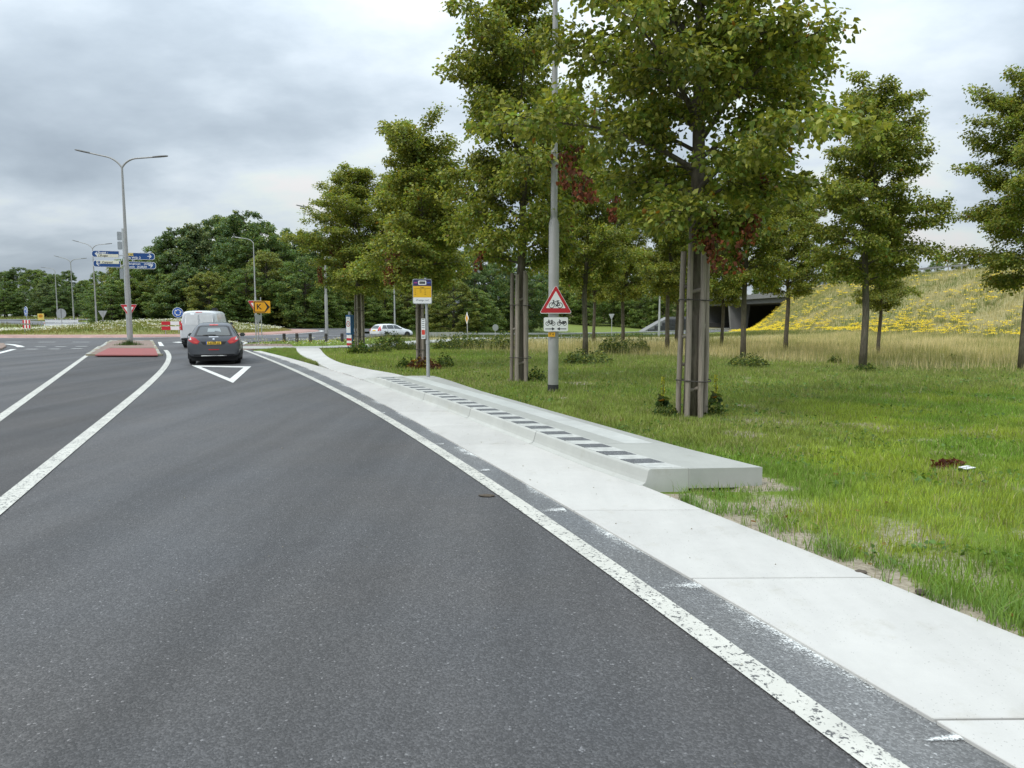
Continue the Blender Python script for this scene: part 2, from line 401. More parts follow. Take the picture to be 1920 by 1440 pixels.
def bark(name, c):
    m, t, b, o = mk(name); co = obj_co(t)
    mp = nd(t, 'ShaderNodeMapping'); mp.inputs['Scale'].default_value = (9, 9, 2.2); t.links.new(co, mp.inputs[0])
    f = noise(t, mp.outputs[0], 2.2, 6, .7); f2 = noise(t, co, 3, 4, .6)
    cc = ramp_n(t, f, [(.3, tuple(x * .5 for x in c)), (.55, c), (.75, tuple(x * 1.5 for x in c))])
    cc = mixc(t, ramp_n(t, f2, [(.5, g3(0)), (.75, g3(.55))]), cc, (.14, .15, .09))
    t.links.new(cc, b.inputs['Base Color']); b.inputs['Roughness'].default_value = .9; b.inputs['Specular IOR Level'].default_value = .2
    bump(t, b, f, .8, .02); MAT[name] = m
bark('bark', (.135, .115, .088)); bark('bark_dark', (.07, .06, .045))
def wood(name, c):
    m, t, b, o = mk(name); co = obj_co(t); rnd = nd(t, 'ShaderNodeObjectInfo').outputs['Random']
    mp = nd(t, 'ShaderNodeMapping'); mp.inputs['Scale'].default_value = (26, 26, 1.3); t.links.new(co, mp.inputs[0])
    f = noise(t, mp.outputs[0], 1.6, 6, .65); kn = noise(t, co, 7, 3, .6)
    cc = ramp_n(t, f, [(.28, tuple(x * .55 for x in c)), (.55, c), (.78, tuple(x * 1.35 for x in c))])
    cc = mixc(t, ramp_n(t, kn, [(.66, g3(0)), (.72, g3(.7))]), cc, tuple(x * .35 for x in c))
    cc = mixc(t, 1.0, cc, ramp_n(t, rnd, [(0, g3(.82)), (1, g3(1.15))]), 'MULTIPLY')
    t.links.new(cc, b.inputs['Base Color']); b.inputs['Roughness'].default_value = .85; bump(t, b, f, .5, .006); MAT[name] = m
wood('stake_wood', (.30, .255, .21)); wood('bollard_wood', (.05, .043, .04))

plain('seam', (.045, .045, .047), .7); plain('galv', (.40, .405, .40), .5, .35, .10, 5); plain('lamp_grey', (.33, .325, .31), .55, .15, .10, 3, .15, 40); plain('alu', (.52, .53, .53), .4, .55, .05)
plain('dark_steel', (.07, .07, .07), .5); plain('lamp_head', (.12, .12, .115), .5); plain('black_band', (.03, .03, .03), .7)
plain('red_sign', (.50, .018, .028), .38, var=.05); plain('white_sign', (.80, .80, .79), .42, var=.04); plain('blue_sign', (.02, .10, .40), .4, var=.05); plain('black_sign', (.012, .012, .013), .5)
plain('blue_finger', (.010, .062, .22), .42, var=.06); plain('yellow_sign', (.80, .36, .01), .42, var=.04); plain('yellow_bus', (.82, .47, .015), .42, var=.04); plain('yellow_pale', (.80, .62, .16), .45)
plain('sign_back', (.34, .36, .37), .5, .4, .07); plain('cream_sign', (.74, .71, .55), .45); plain('bus_purple', (.035, .025, .11), .45); plain('bus_magenta', (.35, .05, .22), .5); plain('bus_blue', (.04, .08, .42), .5)
plain('rust_wire', (.05, .042, .036), .7); plain('rope', (.22, .19, .155), .95, bmp=.5, bscale=90); plain('red_tarmac', (.28, .085, .078), .85, var=.15, scale=3, bmp=.3, bscale=150)
plain('kerb_stone', (.27, .24, .17), .9, var=.3, scale=5); plain('paper', (.74, .75, .76), .7); plain('orange_tag', (.78, .40, .02), .5)
plain('net', (.13, .11, .085), .9, bmp=.5, bscale=40); plain('box_blue', (.03, .13, .30), .4); plain('clod', (.085, .068, .05), .95, bmp=.8, bscale=30, var=.3); plain('twig', (.06, .045, .033), .9)
plain('rubber', (.012, .012, .013), .75); plain('rim', (.42, .43, .44), .35, .7); plain('car_trim', (.018, .018, .019), .5); plain('plate_yellow', (.80, .50, .03), .45); plain('chrome', (.7, .7, .7), .2, .9)
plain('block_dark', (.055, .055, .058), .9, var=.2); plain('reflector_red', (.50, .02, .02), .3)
def carpaint(name, c, rough=.28, metal=.0):
    m, t, b, o = mk(name); co = obj_co(t); f = noise(t, co, 3, 4, .6)
    t.links.new(ramp_n(t, f, [(.3, tuple(x * .92 for x in c)), (.7, tuple(x * 1.06 for x in c))]), b.inputs['Base Color'])
    t.links.new(ramp_n(t, noise(t, co, 9, 5, .6), [(.3, g3(rough)), (.7, g3(rough * 1.4))]), b.inputs['Roughness'])
    b.inputs['Metallic'].default_value = metal; b.inputs['Coat Weight'].default_value = .6; b.inputs['Coat Roughness'].default_value = .08; MAT[name] = m
carpaint('paint_grey', (.085, .09, .10), .3, .35); carpaint('paint_silver', (.64, .66, .67), .35, .1); carpaint('paint_white', (.74, .75, .75)); carpaint('lamp_red', (.46, .012, .014), .18); carpaint('lamp_white', (.72, .70, .70), .2)
carpaint('daylight_paint', (.22, .26, .27), .08); carpaint('glass_dark', (.05, .058, .062), .08); carpaint('lamp_lit', (.62, .05, .03), .2)
def glass(name):
    m, t, b, o = mk(name)
    gl = t.nodes.new('ShaderNodeBsdfGlossy'); gl.inputs['Roughness'].default_value = .03; gl.inputs[0].default_value = (.9, .95, .95, 1)
    tr = t.nodes.new('ShaderNodeBsdfTransparent'); tr.inputs[0].default_value = (.5, .56, .55, 1)
    fr = nd(t, 'ShaderNodeFresnel', IOR=1.5); k = mth(t, 'MULTIPLY_ADD', fr.outputs[0], 1.0, .06)
    ms = t.nodes.new('ShaderNodeMixShader'); t.links.new(k, ms.inputs[0]); t.links.new(tr.outputs[0], ms.inputs[1]); t.links.new(gl.outputs[0], ms.inputs[2]); t.links.new(ms.outputs[0], o.inputs[0]); MAT[name] = m
glass('car_glass')

# ------------------------------------------------------------------ plan of the place (world metres, camera at the origin looking along +Y)
def pf(pts, deg=3):
    a = np.array(pts, float); return np.poly1d(np.polyfit(a[:, 1], a[:, 0], deg))
X_EDGE = pf([(1.42, 2.53), (1.16, 3.27), (.84, 4.19), (.30, 5.68), (-.25, 7.08), (-1.05, 9.05), (-2.41, 12.46), (-4.81, 18.0), (-7.32, 23.14), (-11.23, 31.12), (-13.69, 36.08)])
X_SL = pf([(1.83, 2.53), (1.53, 3.42), (1.2, 4.42), (.6, 5.96), (0, 7.37), (-.69, 9.12), (-2.01, 12.32), (-4.01, 17.14), (-7.35, 24.39), (-10.76, 31.12), (-12.68, 34.44)])
X_SR = pf([(2.67, 3.56), (2.2, 4.56), (1.55, 6.31), (1.27, 6.91), (.83, 7.77), (-.19, 10.22), (-1.24, 12.67), (-2.26, 14.67), (-3.72, 18.25), (-5.06, 20.98), (-7.2, 24.93), (-9.0, 28.3), (-12.3, 34.4)])
X_LANE = pf([(-4.62, 6.27), (-5.33, 8.2), (-6.5, 11.1), (-8.35, 15.8), (-11.37, 23.14), (-15.06, 31.12), (-18.2, 37.0)])
X_LEFT = pf([(-8.72, 11.98), (-10.63, 15.81), (-15.06, 24.39), (-22.82, 39.21)], 1)
CEN = (-38.0, 72.0)
def sup(a, b, n=120, p=2.6):
    pts = []
    for k in range(n):
        t = 2 * math.pi * k / n; c, s = math.cos(t), math.sin(t)
        pts.append((CEN[0] + a * math.copysign(abs(c) ** (2 / p), c), CEN[1] + b * math.copysign(abs(s) ** (2 / p), s)))
    return pts
def sup_r(x, y, a, b, p=2.6): return (np.abs((x - CEN[0]) / a) ** p + np.abs((y - CEN[1]) / b) ** p) ** (1 / p)

SIDE = [(-26, 50), (-20, 57), (-15.5, 65), (-12.6, 74), (-7, 82.5), (5, 98), (26, 131), (55, 177), (95, 235)]
def crom(pts, n=8):
    P = [np.array(p, float) for p in pts]; P = [2 * P[0] - P[1]] + P + [2 * P[-1] - P[-2]]; o = []
    for i in range(1, len(P) - 2):
        for k in range(n):
            t = k / n; a, b, c, d = P[i - 1], P[i], P[i + 1], P[i + 2]
            o.append(tuple(.5 * (2 * b + (c - a) * t + (2 * a - 5 * b + 4 * c - d) * t * t + (3 * b - a - 3 * c + d) * t ** 3)))
    o.append(tuple(P[-2])); return o
SIDE_C = np.array(crom(SIDE, 10))
def poly_dist(x, y, P):
    x = np.asarray(x, float); y = np.asarray(y, float); best = np.full(x.shape, 1e9); bi = np.zeros(x.shape)
    for i in range(len(P) - 1):
        ax, ay = P[i]; dx, dy = P[i + 1][0] - ax, P[i + 1][1] - ay
        t = np.clip(((x - ax) * dx + (y - ay) * dy) / (dx * dx + dy * dy), 0, 1)
        d = np.hypot(x - ax - t * dx, y - ay - t * dy); m = d < best; best = np.where(m, d, best); bi = np.where(m, i + t, bi)
    return best, bi
FOOT = [(40, -20), (37, 30), (33.5, 48), (31, 60), (29.5, 76), (32, 95), (39, 118), (47, 140)]
CREST = [(54, -20), (52, 40), (49, 60), (46.5, 76), (45, 93), (49, 118), (55, 141)]
def lerp_poly(P, y): a = np.array(P); return np.interp(y, a[:, 1], a[:, 0])
CREST_Z = 6.3
def ground_z(x, y):
    x = np.asarray(x, float); y = np.asarray(y, float)
    z = np.zeros(np.broadcast(x, y).shape)
    d, i = poly_dist(x, y, SIDE_C)
    dip = np.interp(i / 10.0, [0, 1.6, 3.0, 4.5, 6, 8], [0, 0, -.72, -1.15, -1.75, -1.9])
    z = z + dip * (1 - sstep(5, 42, d))
    z = z + sstep(95, 190, y) * np.clip((-x - 25) / 40, 0, 1) * 1.3                      # the land rises a little behind the roundabout
    # embankment of the motorway
    fx = lerp_poly(FOOT, y); cx_ = lerp_poly(CREST, y)
    t = np.clip((x - fx) / np.maximum(cx_ - fx, .1), 0, 1); prof = t * t * (3 - 2 * t) * .35 + t * .65
    endm = 1 - sstep(137, 148, y)
    z = z + prof * (CREST_Z - z * 0) * endm
    # embankment beyond the viaduct
    t2 = np.clip((x - 46) / 10, 0, 1); z = z + t2 * CREST_Z * sstep(205, 215, y + 0 * x)
    z = z + (fbm(x * .35, y * .35, 11, 3) - .5) * .10 * sstep(2.0, 6.0, x - np.array(X_SR(np.clip(y, 0, 36)))) * (y < 80)
    return z
def gz(x, y): return float(ground_z(np.array([x]), np.array([y]))[0])

# asphalt outline (plan)
AS = []
for y in np.linspace(-6, 34.4, 50): AS.append((0.5 * (float(X_SL(y)) + float(X_SR(y))) if y > 1 else 0.5 * (float(X_SL(1)) + float(X_SR(1))) + (1 - y) * .28, float(y)))
AS += [(-14.6, 38.6), (-17.2, 43.4), (-17.0, 46.4), (-15.2, 48.6), (-13.0, 50.6), (-11.3, 54), (-10.8, 60), (-11.2, 66), (-17, 70), (-15, 80), (-17, 92), (-24, 98), (-50, 98), (-75, 92), (-75, -6)]
def inside(px, py, poly):
    px = np.asarray(px, float); py = np.asarray(py, float); r = np.zeros(px.shape, bool); n = len(poly); j = n - 1
    for i in range(n):
        xi, yi = poly[i]; xj, yj = poly[j]
        c = ((yi > py) != (yj > py)); xx = (xj - xi) * (py - yi) / ((yj - yi) or 1e-9) + xi
        r ^= c & (px < xx); j = i
    return r

# right-hand edge of all paving: lawn lies to the right of it
PLAT_R = [(2.48, 6.85), (1.55, 9.1), (.62, 11.32), (-.35, 13.9), (-1.23, 16.32), (-2.0, 17.5)]
PATH_L = [(-4.0, 18.6), (-4.62, 20.05), (-5.5, 21.7), (-6.7, 24.6), (-7.92, 27.4), (-9.0, 30.2), (-9.8, 32.5), (-11.0, 36.2)]
PATH_R = [(-2.3, 18.0), (-3.3, 20.2), (-4.6, 22.3), (-6.0, 24.95), (-7.2, 28.0), (-8.3, 31.3), (-9.4, 34.9), (-9.9, 36.4)]
def paving_right(y):
    y = np.asarray(y, float)
    a = np.where(y < 6.8, X_SR(y), 0.0)
    pr = np.array(PLAT_R + PATH_R[1:]); b = np.interp(y, pr[:, 1], pr[:, 0])
    return np.where(y < 6.8, a, b)

def sand_mask(x, y):
    """0 grass .. 1 bare sand"""
    e = x - paving_right(y)
    edge = (1 - sstep(.10, .45, e + (fbm(x * 3, y * 3, 3) - .5) * .5)) * (y < 7.4)
    n = fbm(x * .9, y * .9, 21, 4); n2 = fbm(x * 2.6, y * 2.6, 31, 3)
    near = (1 - sstep(4.9, 6.3, y + (n - .5) * 3)) * sstep(.34, .62, e + (n2 - .5) * .5)   # thin new grass in the near corner
    front = np.exp(-(((x - 2.1) / .9) ** 2 + ((y - 6.35) / .55) ** 2)) * .6
    rut = np.exp(-((y - (11.2 - .42 * (x - 5))) / .22) ** 2) * sstep(2.6, 4, x) * sstep(.44, .62, n2)
    rut2 = np.exp(-((y - (9.0 - .30 * (x - 4))) / .16) ** 2) * sstep(2.3, 3, x) * sstep(.48, .66, n2) * .8
    tr = np.exp(-(((x - 4.1) / 1.0) ** 2 + ((y - 11.4) / .6) ** 2)) * .55
    patch = sstep(.66, .78, n) * .65 * (y < 26)
    return np.clip(np.maximum.reduce([edge, near * (.14 + .30 * sstep(.38, .66, n2)), front * sstep(.3, .55, n2), rut * .62, rut2 * .8, tr, patch * .8]), 0, 1)
def dry_mask(x, y):
    """0 lawn .. 1 tall straw"""
    n = fbm(x * .25, y * .25, 41, 3) - .5
    lim = np.interp(x, [-14, -2, 3, 9, 13, 20, 40], [70, 36, 31.5, 27.5, 23.2, 20.5, 19])
    return sstep(-3.2, 3.4, y - lim + n * 6) * (1 - .8 * sstep(62, 85, y) * (x < lerp_poly(FOOT, y)))

# ------------------------------------------------------------------ ground sheet
def axis(parts):
    o = []
    for a, b, s in parts: o += list(np.arange(a, b, s))
    o.append(parts[-1][1]); return np.array(o)
gx = axis([(-900, -120, 60), (-120, -44, 4), (-44, -12, 1.2), (-12, -3, .45), (-3, 9, .14), (9, 22, .4), (22, 66, 1.2), (66, 120, 6), (120, 900, 60)])
gy = axis([(-60, -4, 4), (-4, 2.5, .5), (2.5, 16, .14), (16, 36, .4), (36, 150, 1.2), (150, 240, 3), (240, 1400, 80)])
X, Y = np.meshgrid(gx, gy); Z = ground_z(X, Y)
inA = inside(X, Y, AS); ePav = X - paving_right(np.clip(Y, 0, 36))
Z = np.where(inA, -.12, Z)
under = (ePav < -.12) & (Y < 36) & (Y > -4) & (X > np.asarray(X_SL(np.clip(Y, 0, 36))) - .6)
Z = np.where(under & ~inA, -.05, Z)
dS, iS = poly_dist(X, Y, SIDE_C); Z = np.where((dS < 4.2) & ~inA, Z - .07, Z)
sm = sand_mask(X, Y) * (X > paving_right(np.clip(Y, 0, 36)) - .5) * (Y < 34); dm = dry_mask(X, Y)
Z = Z + np.where((sm < .3) & ~inA & (~under) & (Y < 36), .012, 0) + np.where(sm > .2, (fbm(X * 9, Y * 9, 5, 2) - .5) * .03, 0)
ny, nx = X.shape; idx = np.arange(nx * ny).reshape(ny, nx)
Fq = np.stack([idx[:-1, :-1], idx[:-1, 1:], idx[1:, 1:], idx[1:, :-1]], -1).reshape(-1, 4)
me = fast_mesh('ground', np.stack([X, Y, Z], -1).reshape(-1, 3), Fq, smooth=True, attrs={'sand': sm.ravel(), 'dry': dm.ravel()})
m, t, b, o = mk('ground_soil'); p = geo_pos(t)
sa = nd(t, 'ShaderNodeAttribute', attribute_name='sand').outputs['Fac']; da = nd(t, 'ShaderNodeAttribute', attribute_name='dry').outputs['Fac']
f = noise(t, p, 2.2, 6, .65); f2 = noise(t, p, 26, 4, .7)
green = ramp_n(t, f, [(.3, (.09, .13, .02)), (.5, (.13, .19, .03)), (.7, (.17, .21, .05))])
straw = ramp_n(t, f, [(.3, (.20, .19, .08)), (.7, (.36, .31, .16))])
sandc = ramp_n(t, f2, [(.25, (.15, .125, .09)), (.5, (.30, .26, .195)), (.75, (.42, .375, .30))])
c_ = mixc(t, da, green, straw); k = mth(t, 'ADD', sa, mth(t, 'MULTIPLY_ADD', f2, .5, -.25))
c_ = mixc(t, ramp_n(t, k, [(.25, g3(0)), (.5, g3(1))]), c_, sandc)
t.links.new(c_, b.inputs['Base Color']); b.inputs['Roughness'].default_value = .95; b.inputs['Specular IOR Level'].default_value = .1; bump(t, b, f2, .6, .02)
ground = tag(put('ground', me, m), 'grassy ground with sandy bare patches beside the road', 'ground', kind='structure')

# ------------------------------------------------------------------ roads
road = MB().add([(x, y, 0.0) for x, y in AS], [tuple(range(len(AS)))]).build('road', MAT['asphalt'])
tag(road, 'dark grey asphalt road leading up to the roundabout', 'road', kind='structure')
def ribbon(Lp, Rp, z, name, mat, parent=None, zf=None, attr=None):
    vs_ = []; 
    for (a, b_) in zip(Lp, Rp):
        for q in (a, b_): vs_.append((q[0], q[1], z + (gz(q[0], q[1]) if zf else 0)))
    fs_ = [(2 * i, 2 * i + 1, 2 * i + 3, 2 * i + 2) for i in range(len(Lp) - 1)]
    return MB().add(vs_, fs_).build(name, mat, parent)
def offset_poly(P, w):
    P = np.array(P, float); T = np.gradient(P, axis=0); T /= np.linalg.norm(T, axis=1)[:, None]; N = np.stack([T[:, 1], -T[:, 0]], 1)
    return P - N * w, P + N * w
def line(P, w, name='painted_line', mat='line_thin', z=.012, zf=None, parent=None):
    l, r_ = offset_poly(P, w / 2); return ribbon(l, r_, z, name, MAT[mat], parent or road, zf)
def fx_line(fx, y0, y1, n=60): return [(float(fx(y)), float(y)) for y in np.linspace(y0, y1, n)]
# darker closed-off strip between the two long lines, pale strip beside the slabs
ym = np.linspace(0, 35, 50)
ribbon([(float(X_LEFT(y)), y) for y in ym], [(float(X_LANE(y)), y) for y in ym], .004, 'median_strip', MAT['asphalt_dark'], road)
ym = np.linspace(.5, 33, 60)
ribbon([(float(X_EDGE(y)), y) for y in ym], [(float(X_SL(y)) + .06, y) for y in ym], .004, 'shoulder_strip', MAT['asphalt_pale'], road)
line(fx_line(X_EDGE, .5, 36.4), .15, 'edge_line', 'line_paint', .009)
line(fx_line(X_LANE, .5, 35.2), .18, 'lane_line', 'line_paint', .009)
line(fx_line(X_LEFT, 4, 39.4), .16, 'lane_line', 'line_paint', .009)
def quad_px(pts, name, mat='line_smooth', z=.009, zf=0): return MB().add([(*G(u, v), z) for u, v in pts], [tuple(range(len(pts)))]).build(name, MAT[mat], road)
# give-way triangle painted on the lane
o3 = [Vector(G(359, 685.5)), Vector(G(471, 687.5)), Vector(G(437, 718.5))]; ctr = (o3[0] + o3[1] + o3[2]) / 3
i3 = [ctr + (q - ctr) * .70 for q in o3]
MB().add([(q.x, q.y, .010) for q in o3] + [(q.x, q.y, .010) for q in i3], [(0, 1, 4, 3), (1, 2, 5, 4), (2, 0, 3, 5)]).build('give_way_triangle', MAT['line_smooth'], road)
quad_px([(189, 648.8), (197, 648.8), (206, 641), (200, 641)], 'lane_dash'); quad_px([(308, 649), (299, 649), (296, 641.5), (302, 641.5)], 'lane_dash')
quad_px([(335, 643), (322, 642), (335, 641), (350, 642.2)], 'lane_dash')
# markings on the roundabout
line([(x, y) for x, y in sup(17.6, 17.6)] + [sup(17.6, 17.6)[0]], .30, 'ring_line', 'line_smooth', .009)
for u0, u1, v in ((10, 40, 641.6), (72, 104, 641.6), (136, 168, 641.5), (66, 86, 650.4), (104, 124, 650), (142, 164, 649.6), (48, 70, 654.8), (92, 112, 654.6), (134, 154, 653.8), (-40, -12, 641.8), (340, 360, 642)):
    a0, a1 = G(u0, v), G(u1, v); line([a0, a1], .30, 'lane_dash', 'line_thin', .009)
line([G(8, 645.2), G(22, 646.2), G(34, 648.5), G(40, 651)], .34, 'island_line', 'line_smooth', .009); line([G(-30, 668), G(0, 662), G(26, 655)], .26, 'lane_line', 'line_smooth', .009)
line([G(452, 640), G(462, 643), G(452, 647)], .2, 'lane_dash', 'line_thin', .009)
# white dust scuffs at the slab joints
for k, (u, v, u2, v2, w) in enumerate(((1218, 1106, 1320, 1098, .22), (985, 962, 1060, 958, .20), (872, 886, 918, 883, .14), (780, 836, 832, 834, .09), (690, 776, 722, 775, .12), (650, 753, 676, 752, .10), (1726, 1394, 1800, 1386, .05), (576, 707, 590, 707, .14))):
    a0 = np.array(G(u, v)); a1 = np.array(G(u2, v2)); n_ = 8; vs_ = []; at_ = []; d_ = (a1 - a0); nn = np.array([-d_[1], d_[0]]); nn /= np.linalg.norm(nn)
    for i in range(n_ + 1):
        for j in range(5):
            s_ = (j - 2) / 2; q = a0 + d_ * i / n_ + nn * s_ * w * (.35 + .65 * i / n_); vs_.append((q[0], q[1], .0135)); at_.append((1 - abs(s_) * .9) * (.45 + .6 * i / n_))
    fs_ = [(i * 5 + j, (i + 1) * 5 + j, (i + 1) * 5 + j + 1, i * 5 + j + 1) for i in range(n_) for j in range(4)]
    put('dust_scuff', fast_mesh('dust_scuff', vs_, np.array(fs_), attrs={'edge': np.array(at_) * (1.3 if k == 6 else 1.0)}), MAT['dust'], road)
yd = np.linspace(.8, 32, 160); vs_ = []; at_ = []
for y in yd:
    x1 = float(X_SL(y)) + .02; wdt = .10 + .05 * math.sin(y * 2.3) + .04 * math.sin(y * 5.1)
    for j in range(4):
        vs_.append((x1 - wdt * j / 1.5, y, .0075)); at_.append((1.05, .72, .45, .15)[j] * (.75 + .25 * math.sin(y * 3.7 + 1)))
fs_ = np.array([(i * 4 + j, i * 4 + j + 1, (i + 1) * 4 + j + 1, (i + 1) * 4 + j) for i in range(len(yd) - 1) for j in range(3)])
put('dust_scuff', fast_mesh('dust_scuff', vs_, fs_, attrs={'edge': at_}), MAT['dust'], road)
def pathobj(P, w, name, mat, label, cat, z=.0, zf=True):
    l, r_ = offset_poly(P, w / 2); o_ = ribbon(l, r_, z, name, mat, None, zf); return tag(o_, label, cat, kind='structure')
side_i = SIDE_C[8:]
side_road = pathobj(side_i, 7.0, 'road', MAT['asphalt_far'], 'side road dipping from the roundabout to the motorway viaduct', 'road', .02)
l, r_ = offset_poly(side_i, 3.2); line(r_[6:], .16, 'edge_line', 'line_thin', .035, True, side_road); line(l[6:], .16, 'edge_line', 'line_thin', .035, True, side_road)
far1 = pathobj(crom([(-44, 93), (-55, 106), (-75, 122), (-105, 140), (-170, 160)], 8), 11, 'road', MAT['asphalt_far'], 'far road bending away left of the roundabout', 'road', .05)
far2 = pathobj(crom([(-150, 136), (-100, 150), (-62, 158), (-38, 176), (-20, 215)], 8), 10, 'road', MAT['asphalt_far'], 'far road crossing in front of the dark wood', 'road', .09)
for P in ([(-56, 101), (-66, 109), (-76, 113), (-88, 121), (-97, 130), (-92, 132), (-80, 127), (-66, 116), (-58, 108)], [(-50, 102), (-60, 112), (-70, 119)], [(-52, 130), (-46, 136), (-50, 143), (-62, 146), (-80, 146)], [(-47, 112), (-52, 128), (-48, 133)]):
    line(crom(P, 6), .34, 'painted_line', 'line_smooth', .13, True, far1)
cyc = pathobj(crom([(-15.5, 38.2), (-11.5, 37.6), (-7.6, 40.2), (-5.6, 46), (-1.5, 54), (8, 66), (24, 84)], 8), 2.6, 'cycle_path', MAT['slab_grey'], 'grey cycle path crossing behind the new concrete walkway', 'cycle path', .03)

# red-brick apron ring and flower mound of the roundabout
ap = MB(); n_ = 120; lv = [(17.3, 17.3, .005), (17.2, 17.2, .09), (14.9, 13.8, .16), (14.7, 13.6, -.1)]; rings = [sup(a, b_, n_) for a, b_, z in lv]
vs_ = [(x, y, lv[i][2]) for i in range(4) for x, y in rings[i]]
ap.add(vs_, [(i * n_ + k, i * n_ + (k + 1) % n_, (i + 1) * n_ + (k + 1) % n_, (i + 1) * n_ + k) for i in range(3) for k in range(n_)])
tag(ap.build('brick_apron', MAT['apron_brick']), 'red brick overrun apron round the flower mound', 'apron', kind='structure')
def mound_z(x, y):
    r = sup_r(x, y, 14.8, 13.7); h = np.interp(x, [-55, -45.5, -41, -37, -31, -25], [.05, .12, .55, .95, 1.0, .4])
    return .10 + h * np.clip(1 - r ** 2.2, 0, 1) ** .8 + (fbm(x * .5, y * .5, 8, 3) - .5) * .22 * np.clip((1 - r) * 4, 0, 1)
xs = np.linspace(-53.2, -22.8, 90); ys = np.linspace(57.8, 86.2, 80); X2, Y2 = np.meshgrid(xs, ys); r2 = sup_r(X2, Y2, 14.8, 13.7)
sc_ = np.where(r2 > 1, 1 / np.maximum(r2, .01), 1); X2 = CEN[0] + (X2 - CEN[0]) * sc_; Y2 = CEN[1] + (Y2 - CEN[1]) * sc_
Z2 = mound_z(X2, Y2) - .02; id2 = np.arange(X2.size).reshape(X2.shape)
F2 = np.stack([id2[:-1, :-1], id2[:-1, 1:], id2[1:, 1:], id2[1:, :-1]], -1).reshape(-1, 4); keep = (r2.ravel()[F2] < 1.15).any(1)
me = fast_mesh('roundabout_mound', np.stack([X2, Y2, Z2], -1).reshape(-1, 3), F2[keep], smooth=True, attrs={'sand': np.zeros(X2.size), 'dry': np.full(X2.size, .55)})
tag(put('roundabout_mound', me, m), 'low grassy mound in the middle of the roundabout', 'mound', kind='structure')

# splitter island with red surface
isl = thing('traffic_island', 'low traffic island with red surface round the lamp post', 'traffic island')
def inset(P, k): c = np.mean(np.array(P), 0); return [tuple(c + (np.array(q) - c) * k) for q in P]
IS = [G(160, 667.5), G(303, 667.5), G(287, 640.5), G(207, 640.5)]
def inset(P, k): c = np.mean(np.array(P), 0); return [tuple(c + (np.array(q) - c) * k) for q in P]
MB().hprism(inset(IS, .94), -.02, .082).build('core', MAT['old_brick'], isl)
for i_ in range(4):
    a0, a1 = np.array(IS[i_]), np.array(IS[(i_ + 1) % 4]); Ln = np.linalg.norm(a1 - a0); m_ = max(2, int(Ln / (.55 if i_ % 2 == 0 else 1.1))); an = math.atan2(*(a1 - a0)[::-1])
    for k in range(m_):
        c_ = a0 + (a1 - a0) * (k + .5) / m_ + np.array([-(a1 - a0)[1], (a1 - a0)[0]]) / Ln * .09
        MB().box((c_[0], c_[1], .03 + random.uniform(-.008, .008)), (Ln / m_ - .02, .17, .13), an).build('kerb_stone', MAT['kerb_stone' if random.random() < .6 else 'slab_grey'], isl, bevel=.012, seg=1)
P = [G(178, 665.2, .1), G(296, 665.2, .1), G(291, 652.8, .1), G(203, 652.8, .1)]; MB().hprism(P, .05, .100).build('red_panel', MAT['red_tarmac'], isl)
P = [G(205, 651.8, .1), G(291, 651.8, .1), G(285, 641.5, .1), G(211, 641.5, .1)]; MB().hprism(P, .05, .097).build('brick_panel', MAT['old_brick'], isl)
P = [G(-60, 661), G(4, 656), G(12, 651), G(8, 645.5), G(-60, 645)]; tag(MB().hprism(P, -.02, .08).build('traffic_island', MAT['old_brick'], bevel=.02), 'brown brick traffic island tip across the left lane', 'traffic island')
P = [G(448, 657), G(552, 651), G(545, 645.5), G(470, 645), G(446, 648)]; tag(MB().hprism(P, -.05, .025).build('brick_verge', MAT['old_brick']), 'worn reddish brick verge at the foot of the arrow sign', 'paving', kind='structure')

# ------------------------------------------------------------------ concrete gutter slabs
pave = tag(bpy.data.objects.new('pavement', None), 'white concrete slab strip along the road edge', 'pavement', kind='structure'); COL.objects.link(pave)
yy = np.linspace(-3, 34.2, 5000); cl = np.stack([X_SL(np.clip(yy, .8, 40)) + np.where(yy < .8, (.8 - yy) * .30, 0), yy], 1); cr_ = np.stack([X_SR(np.clip(yy, .8, 40)) + np.where(yy < .8, (.8 - yy) * .30, 0), yy], 1)
cr_[:, 0] = np.maximum(cr_[:, 0], cl[:, 0] + .18)
s = np.r_[0, np.cumsum(np.hypot(*np.diff(.5 * (cl + cr_), axis=0).T))]; y0i = np.argmin(abs(yy - 4.42)); s0 = s[y0i] % 1.72
edges = np.arange(s0 - 1.72, s[-1], 1.72); edges = edges[edges > 0]
for a, b_ in zip(edges[:-1], edges[1:]):
    ii = [np.argmin(abs(s - q)) for q in np.linspace(a + .008, b_ - .008, 5)]
    Lp = [cl[i] for i in ii]; Rp = [cr_[i] + np.array([.04, .016]) for i in ii]
    if True:
        # joints run a little skew
        out_ = [tuple(q) for q in Lp] + [tuple(q) for q in Rp[::-1]]
        MB().hprism(out_[::-1], -.06, .022 + random.uniform(-.0015, .0015)).build('slab', MAT['slab_white'], pave, bevel=.004, seg=1)

